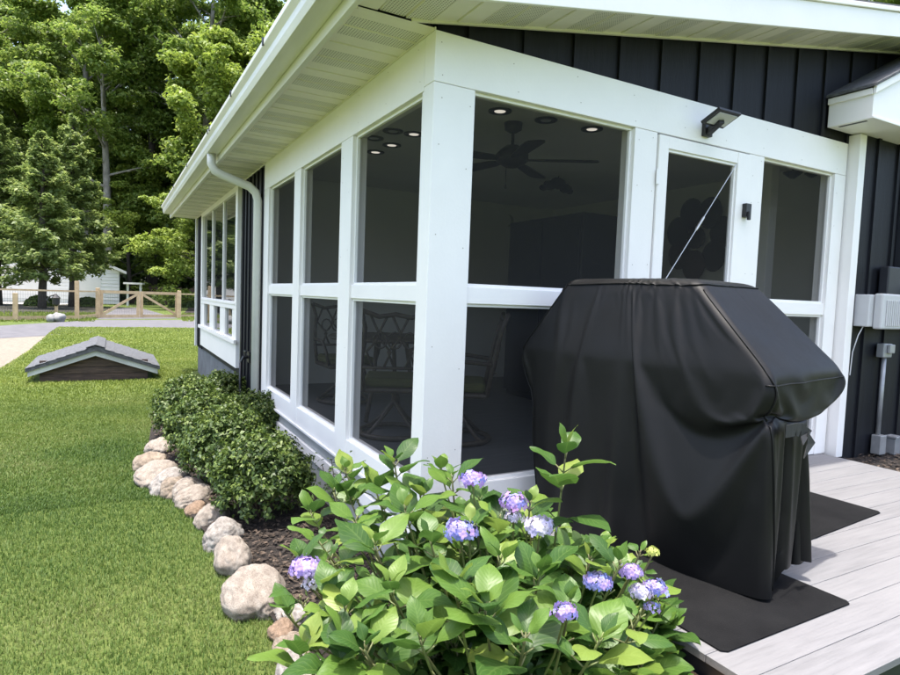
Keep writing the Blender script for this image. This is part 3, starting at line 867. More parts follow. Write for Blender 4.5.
for y0, y1 in ((5.50, 6.08), (6.52, 7.13), (7.57, 8.24)):
    part('pane', MB().add([(.018, y0, .50), (.018, y1, .50), (.018, y1, .86), (.018, y0, .86)], [(0, 1, 2, 3)]), M['glass'], win, bev=0)
# right wall
ry = -.06
batten_wall('wall', 3.63, 7.5, (3.83, 4.13, 4.45, 4.77), ry, ry - .016, -.2, 2.448, 'y', .02)
part('corner_trim', MB().box(3.545, 3.632, -.078, .02, -.02, 2.44), M['white'])
part('wall_strip', MB().box(4.20, 4.26, ry - .05, ry, 1.46, 2.45), M['dark_paint'])  # dark upright strip standing proud of the siding
# boxed eave of the side wing
ex0, ez0, ez1 = 3.24, 2.45, 2.655
ev = part('boxed_eave', MB().prism([(ex0, ez0), (4.3, ez0), (4.3, ez1 + .53), (ex0, ez1)], -.305, .0), M['white'], bev=.004)
part('return_trim', MB().box(ex0 - .006, 4.6, -.318, -.304, ez0 - .004, ez0 + .012).prism([(ex0 - .012, ez1 - .045), (4.3, ez1 + .485), (4.3, ez1 + .54), (ex0 - .012, ez1 + .01)], -.325, -.303)
     .box(ex0 - .016, ex0 + .001, -.30, .0, ez1 - .045, ez1 - .002), M['white'], ev)
part('shingle_edge', MB().prism([(ex0 - .03, ez1 + .0), (4.3, ez1 + .545), (4.3, ez1 + .57), (ex0 - .03, ez1 + .022)], -.335, .02), M['shingle'], ev)
part('soffit_vent', MB().box(ex0 + .03, ex0 + .055, -.25, -.06, ez0 - .003, ez0 + .001), M['black'], ev)

# ------------------------------------------------------------------ porch contents
cl_n = 0
def ceiling_light(x, y, label, lit):
    t = thing('ceiling_light', label, 'ceiling light', (x, y, 2.452), 'recessed ceiling lights in the porch')
    obj('trim_ring', MB().lathe((x, y, 2.44), [(.085, .012), (.085, .004), (.072, 0), (.045, .004), (.043, .012)], 20), M['black'], t, True)
    obj('lamp_lens', MB().lathe((x, y, 2.4435), [(.042, .008), (.040, 0.002)], 16), M['lamp'] if lit else M['lens'], t)
for x, y, lb, lit in ((1.077, 1.075, 'recessed light nearest the corner post, left of the ceiling fan mount', True),
                      (1.475, 1.056, 'unlit recessed light just right of the ceiling fan mount', False),
                      (1.905, 1.035, 'lit recessed light nearest the screen door', True),
                      (.842, 2.011, 'nearest of three recessed lights in a row behind the side screens', True),
                      (.84, 2.467, 'middle of three recessed lights in a row behind the side screens', True),
                      (.822, 2.81, 'farthest of three recessed lights in a row behind the side screens', True),
                      (*G(374, 138, 2, 2.45)[:2], 'unlit dark recessed light nearest the downspout end of the porch', False),
                      (*G(393, 131, 2, 2.45)[:2], 'unlit dark recessed light beside the porch ceiling beam', False)):
    ceiling_light(x, y, lb, lit)

fx, fy = 1.33, 1.27
fan = thing('ceiling_fan', 'dark five blade ceiling fan hanging in the porch', 'ceiling fan', (fx, fy, 2.2))
obj('canopy_mount', MB().lathe((fx, fy, 2.38), [(.03, 0), (.065, .02), (.07, .072)], 18), M['decor'], fan, True)
obj('downrod', MB().tube([(fx, fy, 2.38), (fx, fy, 2.27)], .012, 8), M['decor'], fan)
obj('motor', MB().lathe((fx, fy, 2.15), [(.05, -.03), (.09, -.01), (.125, .02), (.125, .065), (.09, .10), (.05, .13)], 24), M['decor'], fan, True)
obj('pull_chain', MB().tube([(fx - .05, fy, 2.14), (fx - .05, fy, 1.98)], .003, 5).lathe((fx - .05, fy, 1.955), [(.004, .03), (.009, .0)], 6), M['decor'], fan)
for k in range(5):
    a = math.radians(-38 + 72 * k)
    b = MB()
    e = Vector((math.cos(a), math.sin(a), -.02)); n = Vector((-math.sin(a), math.cos(a), .12))
    c = Vector((fx, fy, 2.175))
    out = []
    for rr, w in ((.11, .03), (.2, .055), (.45, .07), (.60, .075), (.645, .055), (.655, .02)):
        out.append((c + e * rr, w))
    vs = []
    for p, w in out:
        for zz in (-.004, .004):
            vs += [p - n * w + Vector((0, 0, zz)), p + n * w + Vector((0, 0, zz))]
    fs = []
    for q in range(len(out) - 1):
        o = q * 4
        fs += [(o, o + 1, o + 5, o + 4), (o + 2, o + 6, o + 7, o + 3), (o, o + 4, o + 6, o + 2), (o + 1, o + 3, o + 7, o + 5)]
    fs += [(0, 2, 3, 1), tuple(len(vs) - 4 + j for j in (0, 1, 3, 2))]
    obj('blade', b.add(vs, fs), M['decor'], fan)

cab = thing('cabinet', 'tall dark navy cabinet standing inside the porch', 'cabinet', (3.1, 2.6, 0))
obj('carcass', MB().box(2.72, 3.42, 2.02, 3.3, .06, 2.0), M['navy'], cab, bev=.006)
obj('door', MB().box(2.705, 2.72, 2.05, 2.65, .1, 1.96), M['navy'], cab, bev=.004)
obj('door', MB().box(2.705, 2.72, 2.67, 3.27, .1, 1.96), M['navy'], cab, bev=.004)
obj('plinth', MB().box(2.75, 3.40, 2.05, 3.27, 0, .06), M['navy'], cab)

def star_arc(c, r0, r1, a0, a1, nrm='y', n=14):
    pass
mo = MB()
pts = []
for k in range(15):
    a = math.radians(-80 + 160 * k / 14); pts.append((3.55 + .085 * math.cos(a), 2.47 * 0 + 2.30 + .085 * math.sin(a)))
for k in range(15):
    a = math.radians(80 - 160 * k / 14); pts.append((3.52 + .085 * math.cos(a) * .75, 2.30 + .085 * math.sin(a) * .97))
DX = -.17
tag(obj('wall_moon', MB().prism([(p + .02, q - .07) for p, q in pts], 4.585, 4.597), M['decorpale']), 'pale crescent moon hung on the porch back wall', 'wall decoration')
cp = G(556, 186, 1, 2.6)
cl = MB()
for dx, dz, r in ((-.17, -.035, .05), (-.08, .0, .085), (.03, .03, .105), (.13, -.01, .085), (.19, -.035, .05)):
    cl.add(*(lambda n: ([(cp[0] + dx + r * math.cos(2 * PI * k / n), cp[1] + yy, cp[2] + dz + .6 * r * math.sin(2 * PI * k / n)) for yy in (-.006, .006) for k in range(n)],
                        [tuple(range(n)), tuple(range(n, 2 * n))[::-1]] + [(k, (k + 1) % n, n + (k + 1) % n, n + k) for k in range(n)]))(18))
cd = thing('hanging_cloud', 'dark grey cloud shape hanging beside the ceiling fan', 'hanging decoration', tuple(cp))
obj('cloud_board', cl, M['decor'], cd)
obj('string', MB().tube([(cp[0] + .03, cp[1], cp[2]), (cp[0] + .03, cp[1], 2.45)], .004, 5), M['decor'], cd)

# flower shaped metal wall art behind the screen door
wc = G(697, 238, 0, 4.30)
fl = thing('wall_flower', 'dark metal flower wall art seen through the screen door', 'wall decoration', tuple(wc))
for k in range(7):
    a = 2 * PI * k / 7 + .3
    c = (wc[1] + .30 * math.cos(a), wc[2] + .30 * math.sin(a))
    n = 18
    p = [(c[0] + .15 * math.cos(2 * PI * q / n), c[1] + .17 * math.sin(2 * PI * q / n)) for q in range(n)]
    xx = 4.325 - .012 * (k % 3)
    obj('petal', MB().prism(p, xx - .006, xx, 'x'), M['decor_red'] if k in (5, 6) else M['decor'], fl)
obj('flower_centre', MB().prism([(wc[1] + .12 * math.cos(2 * PI * q / 18), wc[2] + .12 * math.sin(2 * PI * q / 18)) for q in range(18)], 4.275, 4.29, 'x'), M['decor'], fl)

for px, py, lb, drop in ((793, 173, 'left small dark lamp on the porch ceiling behind the right screen', 0), (815, 174, 'right small dark lamp with pull cord behind the right screen', .30)):
    lp = G(px, py, 1, .75); lp[2] = min(lp[2], 2.42)
    t = thing('ceiling_lamp', lb, 'ceiling lamp', (lp[0], lp[1], 2.45))
    obj('shade', MB().lathe((lp[0], lp[1], lp[2] - .03), [(.02, -.02), (.085, .03), (.085, .04)], 18), M['decor'], t, True)
    obj('ceiling_stem', MB().tube([(lp[0], lp[1], lp[2]), (lp[0], lp[1], 2.455)], .008, 6), M['decor'], t)
    if drop:
        obj('pull_cord', MB().tube([(lp[0], lp[1], lp[2] - .04), (lp[0], lp[1], lp[2] - drop)], .008, 5).lathe((lp[0], lp[1], lp[2] - drop - .05), [(.022, 0), (.026, .03), (.012, .07)], 8), M['decor'], t)

# patio chair (cast metal swivel chair)
def make_chair():
    t = thing('patio_chair', 'bronze swivel patio chair with olive cushion behind the front screen', 'patio chair', (0, 0, 0), 'cast metal chairs in the porch')
    ring = [(.27 * math.cos(2 * PI * k / 24), .27 * math.sin(2 * PI * k / 24), .02) for k in range(25)]
    obj('base_ring', MB().tube(ring, .02, 8, False), M['bronze'], t, True)
    sp_ = MB()
    for k in range(4):
        a = PI / 4 + k * PI / 2
        sp_.tube([(.27 * math.cos(a), .27 * math.sin(a), .03), (.15 * math.cos(a), .15 * math.sin(a), .12), (0, 0, .26), (0, 0, .36)], [.016, .015, .02, .02], 7)
    obj('pedestal', sp_, M['bronze'], t, True)
    obj('seat', MB().box(-.25, .25, -.24, .25, .36, .40), M['bronze'], t, bev=.02)
    obj('cushion', MB().box(-.235, .235, -.22, .235, .401, .475), M['olive'], t, bev=.025)
    bk = MB()
    for sx in (-1, 1):
        bk.tube([(sx * .23, -.23, .38), (sx * .245, -.27, .62), (sx * .22, -.32, .86), (sx * .25, -.36, .99)], [.018, .016, .015, .018], 7)
        bk.tube([(sx * .245, -.26, .62), (sx * .30, -.05, .64), (sx * .30, .18, .63), (sx * .27, .22, .52), (sx * .24, .2, .39)], .016, 7)
    bk.tube([(-.25, -.36, .99), (-.12, -.35, .945), (0, -.35, .965), (.12, -.35, .945), (.25, -.36, .99)], .018, 7)
    bk.tube([(-.235, -.28, .56), (.235, -.28, .56)], .013, 6)
    for k in range(5):
        x = -.16 + .08 * k
        s_ = .05 * (1 if k % 2 else -1)
        bk.tube([(x, -.28, .56), (x + s_, -.30, .68), (x - s_, -.32, .80), (x + s_ * .4, -.35, .95)], .010, 6)
    for k in range(3):
        cx = -.11 + .11 * k
        bk.tube([(cx + .05 * math.cos(2 * PI * q / 12), -.315, .77 + .06 * math.sin(2 * PI * q / 12)) for q in range(13)], .008, 5, False)
    obj('backrest', bk, M['bronze'], t, True)
    return t
ch = make_chair()
ch.location = (1.0, 1.42, 0); ch.rotation_euler = (0, 0, math.radians(60))
c2 = copy_tree(ch); c2.location = (.62, 1.75, 0); c2.rotation_euler = (0, 0, math.radians(-25))
c2['label'] = 'bronze patio chair behind the nearest lower side screen'
c3 = copy_tree(ch); c3.location = (.75, 3.3, 0); c3.rotation_euler = (0, 0, math.radians(180))
c3['label'] = 'bronze patio chair behind the table, farthest from the corner post'
tb = thing('patio_table', 'round bronze patio table among the porch chairs', 'patio table', (.85, 2.5, 0))
obj('table_top', MB().lathe((.85, 2.5, .70), [(.50, 0), (.52, .012), (.52, .024), (.50, .034)], 36), M['bronze'], tb, True)
for k in range(4):
    a = PI / 4 + k * PI / 2
    obj('leg', MB().tube([(.85 + .2 * math.cos(a), 2.5 + .2 * math.sin(a), .70), (.85 + .26 * math.cos(a), 2.5 + .26 * math.sin(a), .35), (.85 + .4 * math.cos(a), 2.5 + .4 * math.sin(a), .0)], .02, 7), M['bronze'], tb, True)

# ------------------------------------------------------------------ fixtures on the house front
fp = (1.93, -.005, 2.22)
fl = thing('flood_light', 'black solar flood light on the white header above the screen door', 'flood light', fp)
nv = Vector((0, .40, .92)).normalized(); c_ = Vector(G(721, 118, 1, -.135))
obj('bracket', MB().box(1.895, 1.965, -.03, -.001, 2.175, 2.26).bar((1.93, -.02, 2.20), tuple(c_ - nv * .015), .04, .04), M['black'], fl, bev=.004)
obj('solar_panel', MB().bar(c_ - Vector((.10, 0, 0)), c_ + Vector((.10, 0, 0)), .14, .018, nv), M['black'], fl, bev=.003)
c_ -= nv * .0115
obj('lens_panel', MB().bar(c_ - Vector((.075, 0, 0)), c_ + Vector((.085, 0, 0)), .10, .004, nv), M['lens'], fl)

# louvred outlet box
ob = thing('outlet_box', 'grey louvred weatherproof box on the dark wall right of the porch', 'electrical box', (3.8, ry, 1.1))
obj('back_box', MB().box(3.665, 3.90, -.17, ry - .001, 1.0, 1.245), M['greybox'], ob, bev=.008)
obj('cover', MB().box(3.72, 4.02, -.235, -.172, .985, 1.255), M['greybox'], ob, bev=.012)
lv = MB()
for k in range(8):
    x = 3.775 + k * .029
    lv.box(x, x + .018, -.242, -.236, 1.01, 1.205)
obj('louvre', lv, M['greybox'], ob, bev=.002)
obj('cord', MB().tube([(3.70, -.12, 1.0), (3.66, -.11, .93), (3.64, -.09, .80), (3.637, -.085, .62)], .004, 6), M['greybox'], ob)
mb_ = thing('meter_box', 'dark painted meter box behind the grey louvred box', 'electrical box', (4.3, ry, 1.2))
obj('case', MB().box(3.95, 4.62, -.15, ry - .018, .985, 1.475), M['dark_paint'], mb_, bev=.01)
obj('meter', MB().lathe((0, 0, 0), [(.09, 0), (.09, .06), (.07, .09)], 24), M['galv'], mb_, True)
mo_ = mb_.children[-1]; mo_.rotation_euler = (PI / 2, 0, 0); mo_.location = Vector((4.34, -.15, 1.27)) - Vector(ROOTLOC[mb_.name])
oc = thing('outlet_conduit', 'grey outlet with steel conduit running down the dark wall', 'electrical outlet', (4.05, ry, .8))
obj('outlet', MB().box(4.00, 4.13, -.135, -.079, .755, .865).box(4.045, 4.12, -.16, -.136, .79, .86), M['galv'], oc, bev=.006)
obj('conduit', MB().tube([(4.075, -.105, .76), (4.075, -.105, .12)], .017, 10), M['galv'], oc, True)
obj('junction_box', MB().box(4.035, 4.125, -.15, -.077, -.03, .125), M['galv'], oc, bev=.006)
jb = thing('ground_box', 'small grey box on the soil beside the conduit foot', 'electrical box', (4.3, -.12, -.05))
obj('box_body', MB().box(4.245, 4.335, -.16, -.077, -.048, .085), M['galv'], jb, bev=.006)
obj('box_lid', MB().box(4.237, 4.343, -.168, -.076, .086, .105), M['galv'], jb, bev=.004)
# outdoor tap on the dark left wall
fp = G(243, 341, 0, -.03)
tp = thing('garden_tap', 'black outdoor tap on the dark wall beside the downspout', 'tap', (0, 4.35, .25))
obj('tap_body', MB().tube([(.03, 4.35, .36), (-.07, 4.35, .36), (-.10, 4.35, .30)], [.018, .018, .014], 8).box(-.02, .012, 4.29, 4.41, .30, .42), M['black'], tp)
obj('tap_handle', MB().tube([(-.05, 4.35, .37), (-.05, 4.35, .42)], .008, 6).tube([(-.05, 4.30, .42), (-.05, 4.40, .42)], .012, 6), M['black'], tp)
obj('hose', MB().tube([(-.10, 4.35, .30), (-.10, 4.36, .05), (-.09, 4.3, -.2), (-.1, 4.25, LAWN + .05)], .015, 8), M['black'], tp, True)

# ------------------------------------------------------------------ deck
dk = thing('deck', 'light grey composite deck in front of the porch', 'deck', (1.9, -.9, -.03))
bd = MB(); y = -1.745
while y < -.01:
    y1 = min(y + .1412, -.002)
    bd.box(.30 + random.uniform(-.004, .004), 3.49, y, y1, -.026, 0)
    y += .1435 if y1 < -.01 else 1
obj('deck_board', bd, M['deck'], dk, bev=.0016)
obj('rim_board', MB().box(.325, 3.47, -1.735, -.012, -.20, -.028), M['dark_paint'], dk)
tl = MB()
obj('landscape_timber', MB(), None) if False else None
ti = obj('landscape_timber', MB().box(.165, .318, -1.80, .0 - .02, -.30, -.085), M['timber'], bev=.012)
tag(ti, 'weathered timber beam along the left edge of the deck', 'timber')
m1 = MB().prism([(.355, -1.47), (.375, -1.485), (1.085, -1.478), (1.10, -1.46), (1.075, -.72), (.36, -.72)], .002, .007, 'z')
tag(obj('grill_mat', m1, M['mat'], bev=.001), 'black rubber mat under the near end of the covered grill', 'mat', 'black mats on the deck')
m2 = MB().prism([(1.30, -1.06), (2.36, -.965), (2.38, -.945), (2.36, -.50), (2.34, -.485), (1.28, -.52)], .002, .007, 'z')
tag(obj('grill_mat', m2, M['mat'], bev=.001), 'black rubber mat on the deck between grill and screen door', 'mat', 'black mats on the deck')

# ------------------------------------------------------------------ covered grill
# ------------------------------------------------------------------ boulders along the bed
def stone_mesh(seed, sub=5):
    import bmesh
    bm = bmesh.new()
    bmesh.ops.create_icosphere(bm, subdivisions=sub, radius=1)
    o = Vector((seed * 3.7, seed * 1.3, seed * 2.1))
    for v in bm.verts:
        p = v.co.copy()
        d = .32 * mnoise.noise(p * .9 + o) + .09 * mnoise.noise(p * 2.1 + o) + .035 * mnoise.noise(p * 5 + o) + .028 * mnoise.noise(p * 11 + o) + .012 * mnoise.noise(p * 24 + o)
        cr = 1 - abs(mnoise.noise(p * 1.7 + o * 2)) * 2
        d -= .06 * max(0, cr - .75) * 4
        v.co = p * (1 + d)
    me = bpy.data.meshes.new('boulder')
    bm.to_mesh(me); bm.free()
    return me
stones = [  # photo position, height of centre, half sizes (length, width, height), turn, material, label
    (160, 447, .20, .13, .10, 'stone_pale', 'pale flat boulder at the far end of the bed edging'),
    (152, 463, .17, .13, .10, 'stone_tan', 'tan boulder second from the far end of the edging'),
    (158, 474, .19, .15, .12, 'stone_pale', 'wide pale boulder third from the far end of the edging'),
    (171, 482, .16, .13, .12, 'stone_grey', 'grey boulder against the third one in the edging'),
    (175, 488, .13, .11, .10, 'stone_tan', 'small tan boulder fifth from the far end of the edging'),
    (187, 491, .14, .12, .10, 'stone_pale', 'pale boulder below the second far shrub'),
    (195, 497, .13, .11, .09, 'stone_pale', 'round pale boulder just above the small rusty stone'),
    (197, 510, .085, .075, .06, 'stone_rust', 'smallest rusty stone in the bed edging'),
    (211, 516, .125, .10, .10, 'stone_pale', 'pale boulder just below the rusty stone'),
    (222, 535, .125, .105, .11, 'stone_grey', 'grey pitted boulder beside the nearest shrub'),
    (233, 558, .13, .105, .12, 'stone_pale', 'pale boulder directly behind the largest boulder'),
    (256, 592, .205, .15, .115, 'stone_pale', 'largest pale boulder of the edging, beside the lilac flower head'),
    (292, 615, .10, .075, .06, 'stone_grey', 'dark grey stone tucked behind the largest boulder under leaves'),
    (281, 632, .065, .055, .055, 'stone_rust', 'small reddish stone in front of the largest boulder'),
    (292, 650, .13, .07, .07, 'stone_tan', 'long tan stone under the nearest hydrangea leaves'),
    (296, 672, .10, .08, .07, 'stone_grey', 'white grey stone at the bottom edge of the picture'),
]
stones += [(322, 690, .12, .09, .08, 'stone_pale', 'pale stone under the lowest left hydrangea leaves'), (352, 722, .12, .09, .08, 'stone_grey', 'grey stone hidden under the front of the hydrangea')]
for i, (px, py, a, b, c, mm, lb) in enumerate(stones):
    p = G(px, py, 2, LAWN + c * .45)
    o = link('boulder', stone_mesh(i + 1), M[mm])
    o.data.polygons.foreach_set('use_smooth', [True] * len(o.data.polygons))
    tag(o, lb, 'boulder', 'stones edging the garden bed')
    o.location = (p[0], p[1], LAWN + c * .30); o.scale = (a * 1.15, b * 1.04, c * 1.02); o.rotation_euler = (random.uniform(-.15, .15), random.uniform(-.15, .15), math.radians(75 + random.uniform(-35, 35)))
for px, py, z, a, b, c, mm, lb in ((640, 655, -.22, .17, .13, .07, 'stone_pale', 'flat pale stone beside the timber beam, below the blue flowers'), (672, 668, -.2, .13, .10, .06, 'stone_tan', 'flat tan stone beside the timber beam at the bottom edge')):
    p = G(px, py, 2, z)
    o = link('boulder', stone_mesh(40 + px), M[mm]); o.data.polygons.foreach_set('use_smooth', [True] * len(o.data.polygons))
    tag(o, lb, 'boulder', 'stones edging the garden bed')
    o.location = (min(p[0], .02), p[1], LAWN + .12); o.scale = (a * .8, b, .17); o.rotation_euler = (.05, .1, .6)

# ------------------------------------------------------------------ leaf clouds
def leafcloud(P, Nrm, ln, wd, seed, fold=.25, tilt=.6):
    """rhombus leaves at points P, facing roughly Nrm"""
    r = np.random.default_rng(seed); n = len(P)
    N = Nrm + r.normal(0, tilt, (n, 3)); N /= np.linalg.norm(N, axis=1)[:, None]
    t = r.normal(0, 1, (n, 3)); t -= (t * N).sum(1)[:, None] * N; t /= np.linalg.norm(t, axis=1)[:, None]
    s = np.cross(N, t)
    l = ln * r.uniform(.65, 1.25, n)[:, None]; w = wd * r.uniform(.7, 1.25, n)[:, None]
    V = np.stack([P - t * l * .5, P - t * l * .05 + s * w * .5 + N * w * fold, P + t * l * .5 - N * l * .12, P - t * l * .05 - s * w * .5 + N * w * fold], 1)
    i = np.arange(n)[:, None] * 4
    return V.reshape(-1, 3), i + np.array([0, 1, 2, 3])

def make_shrub(seed):
    r = np.random.default_rng(seed)
    scl = np.array([.37, .37, .36])
    def surf(d):
        b_ = np.array([.09 * mnoise.noise(Vector(q) * 2.0 + Vector((seed, 2, 1))) + .05 * mnoise.noise(Vector(q) * 5 + Vector((seed, 5, 1))) for q in d])
        return 1 + b_
    def dirs(n):
        d = r.normal(0, 1, (n, 3)); d[:, 2] = np.abs(d[:, 2]) * .95 - .45 * (r.uniform(size=n) < .4); return d / np.linalg.norm(d, axis=1)[:, None]
    nt_ = 330; m_ = 24
    td = dirs(nt_); tip = td * (surf(td) * r.uniform(.86, 1.06, nt_))[:, None]
    P = np.repeat(tip, m_, 0); dd = np.repeat(td * .6 + np.array([0, 0, .5]), m_, 0)
    dd /= np.linalg.norm(dd, axis=1)[:, None]
    al = r.uniform(-.17, .03, (nt_ * m_, 1))
    P = P + dd * al + r.normal(0, .045, P.shape) * (1 + np.abs(al) * 2)
    fd = dirs(4200); fill = fd * (surf(fd) * r.uniform(.55, .86, 4200))[:, None]
    P = np.concatenate([P, fill]); Nn = np.concatenate([dd * 1.0, fd * .6 + np.array([0, 0, .4])])
    P[:, 2] = np.maximum(P[:, 2], -.70 + r.uniform(0, .15, len(P)))
    P = P * scl + np.array([0, 0, .255])
    V, Fc = leafcloud(P, Nn, .040, .022, seed, tilt=.5)
    # upright young shoots
    t = thing('shrub', 'rounded boxwood shrub', 'shrub', (0, 0, 0), 'boxwood shrubs along the porch')
    me = npmesh('foliage', V, Fc, 4)
    link('foliage', me, M['boxleaf'], t)
    tw = MB()
    for k in range(26):
        a = r.uniform(0, 2 * PI); e = r.uniform(.3, 1.4); q = np.array([math.cos(a) * math.cos(e), math.sin(a) * math.cos(e), math.sin(e)]) * scl * .88 + np.array([0, 0, .25])
        tw.tube([(q[0] * .1, q[1] * .1, 0), (q[0] * .5, q[1] * .5, q[2] * .5), tuple(q)], [.010, .006, .003], 5)
    obj('stems', tw, M['twig'], t)
    return t
s1, s2 = make_shrub(3), make_shrub(8)
shr = [((-.46, 1.46, 0), .96, .3, s1, 'nearest rounded boxwood shrub, behind the large pale boulder'),
       ((-.55, 2.28, 0), 1.0, 1.9, s2, 'second boxwood shrub from the hydrangea'),
       ((-.60, 3.14, 0), 1.0, 4.0, 's1', 'third boxwood shrub from the hydrangea'),
       ((-.66, 4.0, 0), 1.02, 5.5, 's2', 'farthest boxwood shrub, at the far end of the stones'),
       ((-.20, 3.30, 0), .92, 2.5, 's1', 'boxwood shrub squeezed against the porch wall behind the others'),
       ((-.24, 4.7, 0), .95, 1.2, 's2', 'boxwood shrub growing below the garden tap')]
for (loc, scl, rz, src, lb) in shr:
    o = src if not isinstance(src, str) else copy_tree(s1 if src == 's1' else s2)
    o.location = (loc[0], loc[1], LAWN + .02); o.scale = (scl * .90, scl * .90, scl * 1.0); o.rotation_euler = (0, 0, rz); o['label'] = lb
def seedling(px, py, z, s, lb):
    p = G(px, py, 2, z); r = np.random.default_rng(int(px))
    n = 260
    P = r.normal(0, 1, (n, 3)) * np.array([.07, .07, .05]) * s + np.array([p[0], p[1], z + .0])
    V, Fc = leafcloud(P, np.tile([0, 0, 1.], (n, 1)), .034, .016, int(px))
    t = thing('seedling', lb, 'small plant', (p[0], p[1], LAWN + .03))
    link('foliage', npmesh('foliage', V, Fc, 4), M['boxleaf'], t)
    tw = MB()
    for k in range(7):
        q = P[k * 9]; tw.tube([(p[0] + r.normal(0, .01), p[1] + r.normal(0, .01), LAWN + .02), tuple(q)], .003, 4)
    obj('stems', tw, M['twig'], t)
seedling(333, 572, -.30, .8, 'small low leafy sprig between the largest boulder and the lilac flower head')
seedling(340, 478, -.12, 1.5, 'sparse low plant against the porch skirt behind the nearest boxwood')

